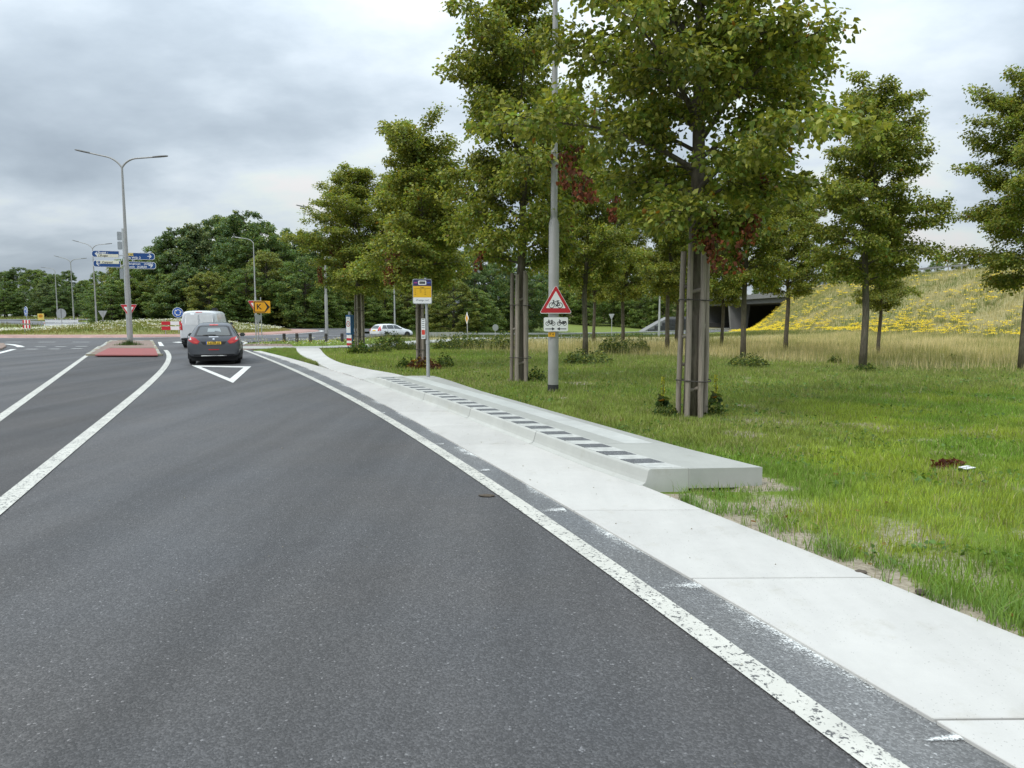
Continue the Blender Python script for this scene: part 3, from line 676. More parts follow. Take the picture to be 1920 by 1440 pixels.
# ------------------------------------------------------------------ bus platform
KB = np.array(crom([(1.50, 6.43), (1.27, 6.91), (.83, 7.80), (-.19, 10.22), (-1.24, 12.67), (-2.26, 14.9), (-3.62, 17.95), (-4.05, 18.9)], 12))[12:]
ks = np.r_[0, np.cumsum(np.hypot(*np.diff(KB, axis=0).T))]; KL = ks[-1]
def kp(s_, off, skew=True):
    if skew: s_ = s_ - .40 * off * max(0, 1 - s_ / KL)
    if s_ < 0: base = KB[0] + (KB[0] - KB[1]) / np.linalg.norm(KB[0] - KB[1]) * -s_; tt = KB[1] - KB[0]
    else:
        sq = min(s_, KL); base = np.array([np.interp(sq, ks, KB[:, 0]), np.interp(sq, ks, KB[:, 1])]); i = min(np.searchsorted(ks, sq), len(KB) - 2); i = max(i, 0); tt = KB[min(i + 1, len(KB) - 1)] - KB[max(i - 1, 0)]
    tt = tt / np.linalg.norm(tt); return base + np.array([tt[1], -tt[0]]) * off
plat = thing('bus_platform', 'raised concrete bus stop platform with chequered kerb edge', 'platform')
PROF = [(-.02, -.06), (0, .024), (.03, .030), (.055, .050), (.066, .085), (.082, .168), (.090, .180), (.105, .186), (.46, .186), (.46, -.06)]
def ramp_h(s_): return np.interp(s_, [0, KL - 1.7, KL - .05], [1, 1, .16])
bounds = [0] + list(np.arange(2.55, KL - .5, 2.55)) + [KL]
for a, b_ in zip(bounds[:-1], bounds[1:]):
    st = np.linspace(a + .010, b_ - .010, 7); vs_ = []; n_ = len(PROF)
    for q in st:
        for off, z in PROF:
            x, y = kp(q, off); h = ramp_h(q); vs_.append((x, y, z * h + (1 - h) * .02 if z > .03 else z))
    fs_ = [(i * n_ + k, i * n_ + (k + 1) % n_, (i + 1) * n_ + (k + 1) % n_, (i + 1) * n_ + k) for i in range(len(st) - 1) for k in range(n_)] + [tuple(range(n_)), tuple(range((len(st) - 1) * n_, len(st) * n_))[::-1]]
    MB().add(vs_, fs_).build('kerb_unit', MAT['kerb'], plat)
for q in bounds[1:-1]:
    vs_ = []; n_ = len(PROF)
    for qq in (q - .014, q + .014):
        for off, z in PROF: x, y = kp(qq, off + .008); vs_.append((x, y, z - .007))
    MB().add(vs_, [(k, (k + 1) % n_, n_ + (k + 1) % n_, n_ + k) for k in range(n_)]).build('kerb_joint', MAT['seam'], plat)
def wid(s_): return float(np.interp(s_, [0, 4.6, 7.4, 10, KL - .5, KL], [1.16, 1.16, 1.20, 1.42, 1.55, 1.45]))
def strip(a, b_, o0, o1, z, name, mat, n=6, th=.2):
    st = np.linspace(a, b_, n); fo = lambda o, q: wid(q) if o == 'w' else o
    Lp = [(*kp(q, fo(o0, q)), q) for q in st]; Rp = [(*kp(q, fo(o1, q)), q) for q in st]; vs_ = []
    for zz in (0, 1):
        for (x, y, q) in Lp + Rp[::-1]: vs_.append((x, y, (z * ramp_h(q) + (1 - ramp_h(q)) * .03) - (th if zz == 0 else 0)))
    n2 = len(st) * 2; fs_ = [tuple(range(n2)), tuple(range(n2, 2 * n2))[::-1]] + [(i, (i + 1) % n2, (i + 1) % n2 + n2, i + n2) for i in range(n2)]
    return MB().add(vs_, fs_).build(name, mat, plat)
for k in range(int((KL - 1.2) / .245)):
    a = .05 + k * .245
    strip(a + .004, a + .241, .115, .42, .1905, 'edge_tile', MAT['tile_black' if k % 2 else 'tile_white'], 2, .03)
pb = [0, 1.55, 4.6, 7.6, 10.4, KL]
for i, (a, b_) in enumerate(zip(pb[:-1], pb[1:])):
    if i == 0: strip(a, b_ - .006, .462, 'w', .186, 'platform_slab', MAT['slab_grey'])
    else:
        strip(a + .002, b_ - .006, .462, .70, .186, 'platform_slab', MAT['slab_grey']); strip(a + .002, b_ - .006, .702, 1.02, .1865, 'guide_slab', MAT['guide_strip'] if i < 2 else MAT['slab_pale']); strip(a + .002, b_ - .006, 1.022, 'w', .186, 'platform_slab', MAT['slab_grey'])
walk = tag(bpy.data.objects.new('footpath', None), 'new white concrete path running on from the bus platform', 'path', kind='structure'); COL.objects.link(walk)
pl = np.array(crom(PATH_L, 6)); pr = np.array(crom(PATH_R, 6)); n_ = min(len(pl), len(pr))
for a in range(0, n_ - 1, 6):
    b_ = min(a + 6, n_ - 1); out_ = [tuple(q) for q in pr[a:b_ + 1]] + [tuple(q) for q in pl[a:b_ + 1][::-1]]
    MB().hprism(out_, -.06, .045).build('slab', MAT['path_white'], walk, bevel=.003, seg=1)

# ------------------------------------------------------------------ trees
def unit(v): return v / np.maximum(np.linalg.norm(v, axis=-1, keepdims=True), 1e-9)
def leaves_mesh(name, pos, dirv, size, cols, rs, droop=.35, fold=.25, up=.75, simple=False):
    """heart-shaped leaves: two folded quads each"""
    n = len(pos)
    nrm = unit(np.stack([rs.normal(0, 1, n), rs.normal(0, 1, n), np.abs(rs.normal(0, 1, n)) * 1.0 + up], 1))
    d = unit(dirv + rs.normal(0, .55, (n, 3)) + np.array([0, 0, -droop]))
    side = unit(np.cross(d, nrm)); nrm = unit(np.cross(side, d))
    L = size[:, None]; W = L * rs.uniform(.40, .52, (n, 1)); up_ = nrm * L * fold * rs.uniform(.2, 1.3, (n, 1))
    b = pos; tip = pos + d * L - nrm * L * .18
    l1 = pos + d * L * .16 + side * W * .92 + up_; l2 = pos + d * L * .62 + side * W * .72 + up_ * .6
    r1 = pos + d * L * .16 - side * W * .92 + up_; r2 = pos + d * L * .62 - side * W * .72 + up_ * .6
    if simple:
        V = np.stack([b, pos + d * L * .45 + side * W * .95 + up_, tip, pos + d * L * .45 - side * W * .95 + up_], 1).reshape(-1, 3); k = np.arange(n) * 4
        return fast_mesh(name, V, np.stack([k, k + 1, k + 2, k + 3], 1), np.repeat(cols, 4, 0))
    V = np.stack([b, l1, l2, tip, r2, r1], 1).reshape(-1, 3); k = np.arange(n) * 6
    Fq = np.stack([np.stack([k, k + 3, k + 2, k + 1], 1), np.stack([k, k + 5, k + 4, k + 3], 1)], 1).reshape(-1, 4)
    return fast_mesh(name, V, Fq, np.repeat(cols, 6, 0))
def leaf_cols(n, rs, base, var=.25, pale=.12, rust=.012, clump=None):
    c = np.array(base)[None] * (1 + rs.normal(0, var, (n, 1))).clip(.45, 1.8)
    if clump is not None: c = c * clump[:, None]
    h = rs.uniform(-1, 1, n); c[:, 0] *= 1 + .22 * h; c[:, 2] *= 1 - .2 * h
    m_ = rs.random(n) < pale; c[m_] = np.array([.38, .39, .09]) * rs.uniform(.7, 1.25, (m_.sum(), 1))
    m_ = rs.random(n) < rust; c[m_] = np.array([.40, .20, .03]) * rs.uniform(.5, 1.1, (m_.sum(), 1))
    return c.clip(.004, .8)
def bez(p0, p1, p2, n):
    t_ = np.linspace(0, 1, n)[:, None]; return (1 - t_) ** 2 * p0 + 2 * (1 - t_) * t_ * p1 + t_ ** 2 * p2

def make_linden(seed, H=10.0, Rm=2.6, zb=2.7, nbr=64, leaf=.085, per=24, prof_p=.62, base=(.195, .240, .044), dead=True, lean=.12, simple=False):
    rs = np.random.default_rng(seed); mb = MB()
    tp = np.array([[lean * math.sin(k * .9 + seed) * (k / 7), lean * math.cos(k * 1.3 + seed) * (k / 7), -.15 + (H * .97 + .15) * k / 9] for k in range(10)])
    tr_ = [.155, .125, .118, .112, .10, .085, .068, .048, .028, .012]
    mb.tube(tp, tr_, 12)
    def trunk_at(z): return np.array([np.interp(z, tp[:, 2], tp[:, 0]), np.interp(z, tp[:, 2], tp[:, 1]), z])
    P = []; D = []; CL = []; dead_p = []
    az = rs.uniform(0, 6.28); lob = rs.uniform(0, 6.28, 3)
    for i in range(nbr):
        t_ = (i + rs.uniform(0, 1)) / nbr; z = zb + (H - zb) * (t_ ** .9) * .96; az += 2.399 + rs.normal(0, .3)
        pr_ = min(1, (.50 + t_ * 3.2)) * (1 - t_) ** prof_p + .06
        pr_ *= 1 + .16 * math.sin(az * 2 + lob[0] + t_ * 5) + .10 * math.sin(az * 3 + lob[1])
        L = Rm * pr_ * rs.uniform(.70, 1.18); el = R(28 + 40 * t_ + rs.normal(0, 6))
        p0 = trunk_at(z); out_ = np.array([math.cos(az), math.sin(az), 0])
        end = p0 + out_ * L + np.array([0, 0, L * (math.tan(el) * .55 if t_ > .15 else .12) + rs.normal(0, .1)])
        mid = p0 + out_ * L * .5 + np.array([0, 0, L * math.tan(el) * .5])
        br = bez(p0, mid, end, 6); r0 = .045 * (1 - t_) ** .7 * min(1, L / 2) + .010
        mb.tube(br, np.linspace(r0, .006, 6), 5, False)
        nsub = int(6 + L * 4.2)
        for j in range(nsub):
            s_ = .10 + .90 * (j + rs.random()) / nsub
            q = br[0] * 0 + np.array([np.interp(s_, np.linspace(0, 1, 6), br[:, a]) for a in range(3)])
            tang = unit(br[-1] - br[2]); sd_ = unit(np.cross(tang, [0, 0, 1])) * (1 if j % 2 else -1)
            sl = (.30 + .40 * (1 - s_)) * min(L, 2.2) * .70 * rs.uniform(.6, 1.3) + .12
            dv = unit(tang * .75 + sd_ * rs.uniform(.4, 1.1) + np.array([0, 0, rs.normal(.12, .35)]))
            e_ = q + dv * sl + np.array([0, 0, -.12 * sl]); sb = bez(q, q + dv * sl * .55 + np.array([0, 0, .06]), e_, 4)
            mb.tube(sb, [.009, .007, .005, .003], 3, False)
            nt_ = max(3, int(sl * 7.0))
            cl_b = rs.uniform(.68, 1.34)
            for k in range(nt_):
                s2 = .2 + .8 * (k + rs.random()) / nt_
                c_ = np.array([np.interp(s2, np.linspace(0, 1, 4), sb[:, a]) for a in range(3)])
                m_ = int(per * rs.uniform(.5, 1.2)); spread = .105
                pp = c_ + rs.normal(0, spread, (m_, 3)) * np.array([1, 1, .75])
                P.append(pp); D.append(unit((pp - c_) + dv * .12 + np.array([0, 0, -.03]))); CL.append(np.full(m_, cl_b))
                if dead and t_ < .22 and rs.random() < .0: dead_p.append(c_ + np.array([0, 0, -.15]))
    P = np.concatenate(P); D = np.concatenate(D); CL = np.concatenate(CL)
    n = len(P); size = leaf * rs.uniform(.45, 1.35, n)
    crown = leaves_mesh('crown', P, D, size, leaf_cols(n, rs, base, .22, .22, .006, CL), rs, simple=simple)
    dm_ = None
    if dead and dead_p:
        PP = []; DD = []
        for c_ in dead_p:
            m_ = rs.integers(60, 200); h = rs.uniform(.3, .95)
            zz = -rs.random(m_) ** .8 * h; rr = rs.uniform(.05, .12) * (1 + .6 * zz / h)
            PP.append(c_ + np.stack([rs.normal(0, 1, m_) * rr, rs.normal(0, 1, m_) * rr, zz], 1)); DD.append(np.tile([0, 0, -1.0], (m_, 1)))
        PP = np.concatenate(PP); DD = np.concatenate(DD); k = len(PP)
        cc = np.array([.15, .052, .024])[None] * rs.uniform(.45, 1.5, (k, 1))
        dm_ = leaves_mesh('withered_leaves', PP, DD, rs.uniform(.05, .085, k), cc, rs, .6, .5, .0)
    trunk = mb.mesh('trunk', smooth='all')
    return trunk, crown, dm_
PROTO = [make_linden(11, 10.2, 2.65, 2.9, 54, .080, 31), make_linden(23, 9.8, 2.35, 3.0, 50, .086, 29, .50), make_linden(37, 9.2, 2.3, 3.1, 52, .098, 26, .60, simple=True), make_linden(53, 9.0, 2.2, 3.1, 50, .10, 25, .50, dead=False, simple=True)]
print('LEAVES', [len(q[1].polygons) for q in PROTO])
for tr_, cw, dd in PROTO:
    tr_.materials.append(MAT['bark']); cw.materials.append(MAT['leaves'])
    if dd: dd.materials.append(MAT['leaves'])
def linden(x, y, k, sc, rz, label, group=None, sxy=1.0, dead=True):
    t_ = thing('linden_tree', label, 'tree', (x, y, gz(x, y)), rz, group); t_.scale = (sc * sxy, sc * sxy, sc)
    a, b_, c_ = PROTO[k]; put('trunk', a, None, t_); put('crown', b_, None, t_)
    if c_ and dead: put('withered_leaves', c_, None, t_)
    return t_
def stake_frame(x, y, label, rz=0.0, top=2.85, r=.235, n=4):
    t_ = thing('tree_stakes', label, 'tree support', (x, y, gz(x, y)), rz)
    ang = [R(a) for a in (-118, -62, 28, 152)]
    base = []
    for a in ang:
        c, s_ = math.cos(a), math.sin(a); r0 = r * random.uniform(.95, 1.1); r1 = r * random.uniform(.8, 1.0); h = top * random.uniform(.95, 1.03); mb = MB()
        pts = []
        for k in range(6):
            f_ = k / 5; rr = r0 + (r1 - r0) * f_; pts.append((c * rr + random.uniform(-.008, .008), s_ * rr + random.uniform(-.008, .008), -.15 + (h + .15) * f_))
        mb.tube(pts, [.048 * random.uniform(.92, 1.05) for _ in pts], 10); mb.build('stake', MAT['stake_wood'], t_, smooth=True); base.append((c, s_, r0, r1))
    for z in (.62, 1.95):
        f_ = z / top; lp = []
        for a in np.linspace(0, 2 * math.pi, 25): 
            i = 0; rr = r * (1.0 - .12 * f_) + .066; lp.append((math.cos(a) * rr * .98, math.sin(a) * rr * .98, z + .01 * math.sin(a * 2)))
        MB().tube(lp, .010, 5, False).build('wire_band', MAT['rust_wire'], t_, smooth=True)
    for z, i in ((.48, 0), (.86, 2), (1.42, 1), (1.36, 3), (2.1, 0), (2.16, 2)):
        c, s_, r0, r1 = base[i]; c2, s2, *_ = base[(i + 1) % 4]; pts = []
        for k in range(7):
            f_ = k / 6; a0 = math.atan2(s_, c); a1 = math.atan2(s2, c2); da_ = (a1 - a0 + math.pi) % (2 * math.pi) - math.pi; a = a0 + da_ * f_; rr = r * (.82 - .28 * math.sin(math.pi * f_)); pts.append((math.cos(a) * rr, math.sin(a) * rr, z + (.16 if i in (1,) else .02) * (f_ - .5) * 2))
        MB().tube(pts, .032, 7).build('strap', MAT['rope'], t_, smooth=True)
    MB().tube([(0, 0, -.05), (0, 0, .8), (0, 0, 1.7)], [.155, .148, .142], 12, False).build('trunk_guard', MAT['net'], t_, smooth=True)
    return t_
T = [(G(1298, 782), 0, 1.0, 2.1, 'tall full linden tree standing among stakes beside the bus platform'), (G(975, 716), 1, .93, .4, 'linden tree in a four-stake frame next to the bicycle warning sign post'),
     (G(792, 690), 2, .80, 4.0, 'linden tree in stakes behind the yellow bus stop sign'), (G(675, 654), 0, .86, 5.2, 'linden tree in stakes beside the blue notice pillar')]
HANG = [[(1072, 285, .5, 1.1), (1085, 320, .45, .9), (1145, 375, .35, .5), (1330, 400, .75, .9), (1352, 430, .6, .9), (1395, 405, .45, .6), (1318, 425, .4, .6), (1372, 395, .4, .6), (1425, 330, .4, .5)], [(900, 470, .5, .6), (1062, 395, .6, .7), (945, 440, .4, .4)], [(745, 470, .9, 1.2), (735, 500, .7, .9), (795, 490, .5, .7), (752, 440, .5, .6), (800, 420, .4, .5)], [(650, 470, 1.2, 1.1), (630, 450, .9, .8), (602, 500, 1.0, .9), (662, 500, .7, .7)]]
def hanging(tree, dist, items, seed):
    rs_ = np.random.default_rng(seed); PP = []; DD = []; inv = (Matrix.Translation(tree.location) @ Matrix.Rotation(tree.rotation_euler.z, 4, 'Z') @ Matrix.Diagonal((*tree.scale, 1))).inverted()
    for u_, v_, ln, wd_ in items:
        d_ = dist - rs_.uniform(.2, 1.2); top = inv @ Vector(((u_ - 960) / F_PX * d_, d_, CAM_H + (V_HOR - v_) * d_ / F_PX)); m_ = int(105 * wd_ * ln / .5)
        for _ in range(3):
            c_ = np.array(top) + rs_.normal(0, .13 * wd_, 3) * np.array([1, 1, .4]); k_ = m_ // 3; f_ = rs_.random(k_) ** .8; rr = .085 * wd_ * (1 - .6 * f_)
            PP.append(c_ + np.stack([rs_.normal(0, 1, k_) * rr, rs_.normal(0, 1, k_) * rr, -f_ * ln], 1)); DD.append(np.tile([0, 0, -1.0], (k_, 1)))
    PP = np.concatenate(PP); DD = np.concatenate(DD); k_ = len(PP); cc = np.array([.20, .064, .030])[None] * rs_.uniform(.35, 1.6, (k_, 1)); g_ = rs_.random(k_) < .18; cc[g_] = np.array([.10, .12, .03]) * rs_.uniform(.6, 1.2, (g_.sum(), 1))
    put('withered_leaves', leaves_mesh('withered_leaves', PP, DD, rs_.uniform(.05, .085, k_), cc, rs_, .6, .5, .0), MAT['leaves'], tree)
for i_, (p_, k, sc, rz, lab) in enumerate(T):
    tt_ = linden(p_[0], p_[1], k, sc, rz, lab, None, (1.06, 1.0, 1.18, 1.35)[i_], False); hanging(tt_, p_[1], HANG[i_], 70 + i_)
stake_frame(*T[0][0], 'grey wooden tree stakes with wire bands beside the bus platform', R(-8), 2.85)
stake_frame(*T[1][0], 'weathered tree stakes round the trunk next to the bicycle warning sign', R(10), 2.75)
stake_frame(*T[2][0], 'tree stakes half hidden behind the yellow bus stop sign', R(-14), 2.6, .205)
stake_frame(*T[3][0], 'tree stakes standing beside the blue notice pillar', R(14), 3.0, .24)
U = [(G(1097, 668), 3, .90, 1.0, 'unstaked linden behind the bicycle warning sign'), (G(1393, 672), 2, .86, 2.5, 'linden with crooked trunk in front of the viaduct pier', ), (G(1617, 690), 1, .88, 3.6, 'tall linden with straight trunk in the dry grass before the flowering slope'),
     (G(1916, 693), 0, .88, 5.5, 'linden with low wide branches at the far end of the inner row'), (G(1473, 659), 3, .82, 4.1, 'dark linden before the viaduct with crown over its deck edge'), (G(1646, 665), 2, .62, 0.2, 'short linden close behind the tall straight-trunked one'),
     (G(1353, 650), 3, .72, 2.9, 'small linden directly in front of the dark underpass opening'), (G(1251, 656), 3, .86, 5.9, 'slim linden before the stepped abutment blocks'), (G(1168, 647), 2, .84, 3.3, 'slender linden by the crash barrier left of the stepped blocks'),
     (ray(1113, 48), 3, .85, 4.4, 'thin linden standing by the crash barrier behind the unstaked one')]
for (p_, k, sc, rz, lab) in U: linden(p_[0], p_[1], k, sc, rz, lab, dead=False)
p_ = ray(1268, 44); linden(p_[0], p_[1], 2, .8, 1.2, 'slim linden nearest the left end of the viaduct')
p_ = ray(789, 29.5); linden(p_[0], p_[1], 3, .86, 1.2, 'linden hidden behind the stakes at the bus stop sign')

# woodland trees
def make_wood_tree(seed, H=16., W=5.2, base=(.130, .20, .052), low=.02, nc=260, per=120, leaf=.34):
    rs = np.random.default_rng(seed); mb = MB()
    mb.tube([(0, 0, -.4), (.1, 0, H * .3), (.0, .15, H * .6), (.1, 0, H * .9)], [.28, .22, .13, .03], 7)
    P = []; N = []; CL = []
    lob = rs.uniform(0, 6.28, 4)
    for i in range(nc):
        t_ = rs.random() ** .8 * (1 - low) + low; az = rs.uniform(0, 6.28)
        w = W * (math.sin(math.pi * min(1, t_ * .80 + .16)) ** .65) * (1 + .20 * math.sin(az * 2 + lob[0] + t_ * 4) + .14 * math.sin(az * 3 + lob[1] - t_ * 6))
        rr = w * (.45 + .55 * math.sqrt(rs.random())); c_ = np.array([math.cos(az) * rr, math.sin(az) * rr, t_ * H * .95 + rs.normal(0, .4)])
        sz = rs.uniform(.55, 1.25) * (1.1 - .4 * t_); m_ = int(per * sz); v = unit(rs.normal(0, 1, (m_, 3))) * (rs.random((m_, 1)) ** .45) * sz * np.array([1, 1, .72])
        P.append(c_ + v); N.append(unit(v + np.array([0, 0, .3]))); CL.append(np.full(m_, rs.uniform(.70, 1.35)))
        if i % 4 == 0: mb.tube([(0, 0, max(1., c_[2] - 1.6)), tuple(c_ * np.array([.5, .5, 1]) - np.array([0, 0, .5])), tuple(c_)], [.07, .045, .015], 4, False)
    P = np.concatenate(P); N = np.concatenate(N); CL = np.concatenate(CL); n = len(P); nn = unit(N + rs.normal(0, .55, (n, 3)))
    a = unit(np.cross(nn, rs.normal(0, 1, (n, 3)))); b_ = np.cross(nn, a); s_ = (leaf * rs.uniform(.5, 1.2, n))[:, None]
    V = np.stack([P - a * s_ * .5, P + b_ * s_ * .34 - nn * .04, P + a * s_ * .5, P - b_ * s_ * .34 - nn * .04], 1).reshape(-1, 3); k = np.arange(n) * 4
    cw = fast_mesh('crown', V, np.stack([k, k + 1, k + 2, k + 3], 1), np.repeat(leaf_cols(n, rs, base, .22, .04, .0, CL), 4, 0))
    tr_ = mb.mesh('trunk', smooth='all'); tr_.materials.append(MAT['bark_dark']); cw.materials.append(MAT['leaves']); return tr_, cw
WP = [make_wood_tree(101), make_wood_tree(102, 16, 4.4, (.165, .235, .058)), make_wood_tree(103, 16, 5.8, (.115, .18, .06)), make_wood_tree(104, 16, 5.0, (.195, .225, .052)), make_wood_tree(105, 16, 3.6, (.15, .20, .085), .05)]
WL = ['tall dark green broadleaf tree in the wood behind the roundabout', 'mid green broadleaf tree in the wood behind the roundabout', 'wide blackish green tree in the wood behind the roundabout', 'olive yellow-green tree in the wood behind the roundabout', 'slim grey-green tree in the wood behind the roundabout']
WL2 = ['dark broadleaf tree in the distant wood across the far road', 'mid green broadleaf tree in the distant wood across the far road', 'wide blackish tree in the distant wood across the far road', 'olive tree in the distant wood across the far road', 'slim tree in the distant wood across the far road']
WL3 = ['dark tree in the wood behind the side road', 'mid green tree in the wood behind the side road', 'wide dark tree in the wood behind the side road', 'olive tree in the wood behind the side road', 'slim grey-green tree in the wood behind the side road']
WL4 = [s_ + ' beyond the motorway embankment' for s_ in ('dark tree showing its top', 'mid green tree showing its top', 'wide tree showing its top', 'olive tree showing its top', 'slim tree showing its top')]
def wood_tree(u, d, vtop, k, labs, group, wmul=1.0):
    x, y = ray(u, d); z = gz(x, y); H = CAM_H + (V_HOR - vtop) * d / F_PX - z; sc = H / 16.2
    ctx = next((c_ for lim_, c_ in ((275, 'direction signpost'), (330, 'striped barrier'), (420, 'van and hatchback'), (525, 'yellow detour sign'), (640, 'wooden bollards'), (770, 'white estate car'), (900, 'bus stop sign'), (1000, 'priority diamond sign'), (1150, 'bicycle warning sign'), (9999, 'stepped abutment blocks')) if u < lim_))
    lab_ = labs[k]
    if labs is WL or labs is WL3: lab_ = lab_.split(' behind the ')[0] + ' behind the ' + ctx
    t_ = thing('woodland_tree', lab_, 'tree', (x, y, z), random.uniform(0, 6.28), group); w = sc * wmul
    t_.scale = (max(w, .75), max(w, .75), sc); put('trunk', WP[k][0], None, t_); put('crown', WP[k][1], None, t_)
TOPV = [(-300, 500), (-60, 505), (0, 503), (60, 507), (120, 506), (175, 522), (215, 505), (250, 476), (290, 470), (330, 442), (372, 420), (402, 413), (440, 402), (482, 410), (512, 428), (545, 442), (620, 440), (760, 450), (900, 455), (1100, 470), (1290, 505)]
def topv(u): a = np.array(TOPV); return float(np.interp(u, a[:, 0], a[:, 1]))
rs = random.Random(5)
u = -230
while u < 215:
    wood_tree(u, rs.uniform(185, 215), topv(u) + rs.uniform(-6, 10), rs.choice([0, 1, 2, 2, 0]), WL2, 'trees of the distant wood across the far road', 1.15); u += rs.uniform(26, 40)
u = -60
while u < 215:
    wood_tree(u, rs.uniform(172, 182), topv(u) + rs.uniform(18, 40), rs.choice([0, 2, 2, 4]), WL2, 'trees of the distant wood across the far road', 1.3); u += rs.uniform(28, 44)
for u, v, k in ((235, 488, 3), (262, 474, 0), (288, 470, 1), (318, 450, 0), (345, 432, 2), (374, 418, 4), (404, 414, 2), (438, 400, 1), (470, 402, 2), (498, 418, 0), (524, 446, 3), (556, 430, 0), (590, 436, 2)):
    wood_tree(u, rs.uniform(108, 124), v, k, WL, 'tall trees of the wood behind the roundabout', 1.05)
for u, v, k in ((214, 532, 0), (250, 520, 1), (286, 526, 3), (322, 510, 1), (360, 500, 2), (396, 510, 3), (432, 494, 1), (466, 500, 0), (505, 470, 3), (540, 492, 1), (575, 480, 0), (612, 500, 1), (228, 555, 2), (300, 556, 2), (380, 552, 0), (455, 548, 1), (530, 545, 3), (600, 548, 1)):
    wood_tree(u, rs.uniform(98, 106), v, k, WL, 'tall trees of the wood behind the roundabout', 1.25)
u = 640
while u < 1290:
    wood_tree(u, rs.uniform(118, 140) if u < 980 else rs.uniform(180, 196), topv(u) + rs.uniform(-8, 20), rs.choice([0, 1, 2, 3]), WL3, 'trees of the wood behind the side road', 1.1); u += rs.uniform(36, 54)
u = 640
while u < 1250:
    wood_tree(u, rs.uniform(104, 114) if u < 900 else (rs.uniform(122, 132) if u < 1000 else rs.uniform(168, 178)), rs.uniform(515, 548), rs.choice([0, 1, 1, 3]), WL3, 'trees of the wood behind the side road', 1.5); u += rs.uniform(34, 50)
for u, v in ((1300, 522), (1370, 510), (1430, 500), (1500, 492), (1560, 478), (1620, 470), (1700, 488), (1745, 490), (1790, 487), (1850, 480), (1920, 470), (1990, 476)):
    wood_tree(u, rs.uniform(228, 250), v, rs.choice([0, 1, 3]), WL4, 'trees beyond the motorway embankment', .9)

# ------------------------------------------------------------------ grass, straw, flowers
def blades(name, x, y, z, h, w, cols, rs_, bend=.45, seg=2):
    n = len(x); az = rs_.uniform(0, 6.28, n); b_ = rs_.uniform(.1, 1, n) * bend * h; bd = rs_.uniform(0, 6.28, n)
    sx, sy = np.cos(az) * w / 2, np.sin(az) * w / 2; bx, by = np.cos(bd) * b_, np.sin(bd) * b_
    base = np.stack([x, y, z], 1); S_ = np.stack([sx, sy, np.zeros(n)], 1); B_ = np.stack([bx, by, np.zeros(n)], 1); U_ = np.stack([np.zeros(n), np.zeros(n), h], 1)
    k = np.arange(n)
    if seg == 1:
        V = np.stack([base - S_, base + S_, base + U_ * .95 + B_], 1).reshape(-1, 3); F_ = np.stack([k * 3, k * 3 + 1, k * 3 + 2], 1); rep = 3
    else:
        V = np.stack([base - S_, base + S_, base + S_ * .7 + U_ * .58 + B_ * .3, base + U_ * .93 + B_, base - S_ * .7 + U_ * .58 + B_ * .3], 1).reshape(-1, 3)
        k5 = k * 5; F_ = np.concatenate([np.stack([k5, k5 + 1, k5 + 2], 1), np.stack([k5, k5 + 2, k5 + 4], 1), np.stack([k5 + 4, k5 + 2, k5 + 3], 1)]); rep = 5
    return fast_mesh(name, V, F_, np.repeat(cols, rep, 0))
gr = np.random.default_rng(3)
def lawn_pts(n, y0, y1):
    y = gr.uniform(y0, y1, n); lim = .80 * y + 1.2; x0 = paving_right(y) + .01; x = x0 + gr.random(n) * (np.minimum(lim, 26) - x0); return x, y
def lawn_cols(x, y):
    a = fbm(x * .7, y * .7, 61, 4); b_ = fbm(x * .16, y * .16, 71, 3); n = len(x)
    lush = np.array([.19, .305, .048]); yel = np.array([.31, .39, .055]); dull = np.array([.25, .30, .08]); st = np.array([.44, .39, .22])
    f_ = sstep(.35, .65, a)[:, None]; c = lush * (1 - f_) + yel * f_; g_ = (sstep(.42, .62, b_) * .75 + sstep(9, 16, y) * .30 * sstep(.35, .6, a) + sstep(14, 24, y) * .25)[:, None].clip(0, 1); c = c * (1 - g_) + dull * g_
    m_ = gr.random(n) < .06 + .10 * sstep(12, 24, y) + .22 * sstep(.55, .72, fbm(x * 1.3, y * 1.3, 67, 3)); c[m_] = st * gr.uniform(.6, 1.1, (m_.sum(), 1)); return c * gr.uniform(.6, 1.4, (n, 1)) * (.72 + .56 * fbm(x * 2.2, y * 2.2, 63, 3))[:, None]
tri_total = 0
def lawn(n, y0, y1, hh, ww, seg, nm, lab):
    x, y = lawn_pts(n, y0, y1); s_ = sand_mask(x, y); d_ = dry_mask(x, y); clump = fbm(x * 5, y * 5, 91, 3)
    keep = (gr.random(n) > np.clip(s_ * 1.12, 0, .97)) & (gr.random(n) > d_ * .8) & (gr.random(n) < .35 + 1.1 * clump)
    x, y, clump, s_ = x[keep], y[keep], clump[keep], s_[keep]; n = len(x); z = ground_z(x, y)
    h = hh * gr.uniform(.45, 1.25, n) * (.55 + .9 * clump) * (1 - .35 * s_); w = ww * gr.uniform(.7, 1.3, n)
    return tag(put(nm, blades(nm, x, y, z - .004, h, w, lawn_cols(x, y), gr, .6, seg), MAT['grass']), lab, 'grass', kind='stuff')
lawn(62000, 2.6, 8.0, .10, .0062, 2, 'lawn_grass', 'young green lawn grass round the front of the bus platform'); lawn(125000, 8.0, 15, .095, .0095, 2, 'lawn_grass', 'green lawn grass round the staked trees'); lawn(200000, 15, 36, .12, .018, 1, 'lawn_grass', 'duller lawn grass towards the straw strip')
n = 16000; x, y = lawn_pts(n, 4.5, 26); k_ = (fbm(x * 1.1, y * 1.1, 83, 3) > .52) & (sand_mask(x, y) < .4) & (dry_mask(x, y) < .5); x, y = x[k_], y[k_]; n = len(x)
P = np.stack([x, y, ground_z(x, y) + gr.uniform(.02, .07, n)], 1)
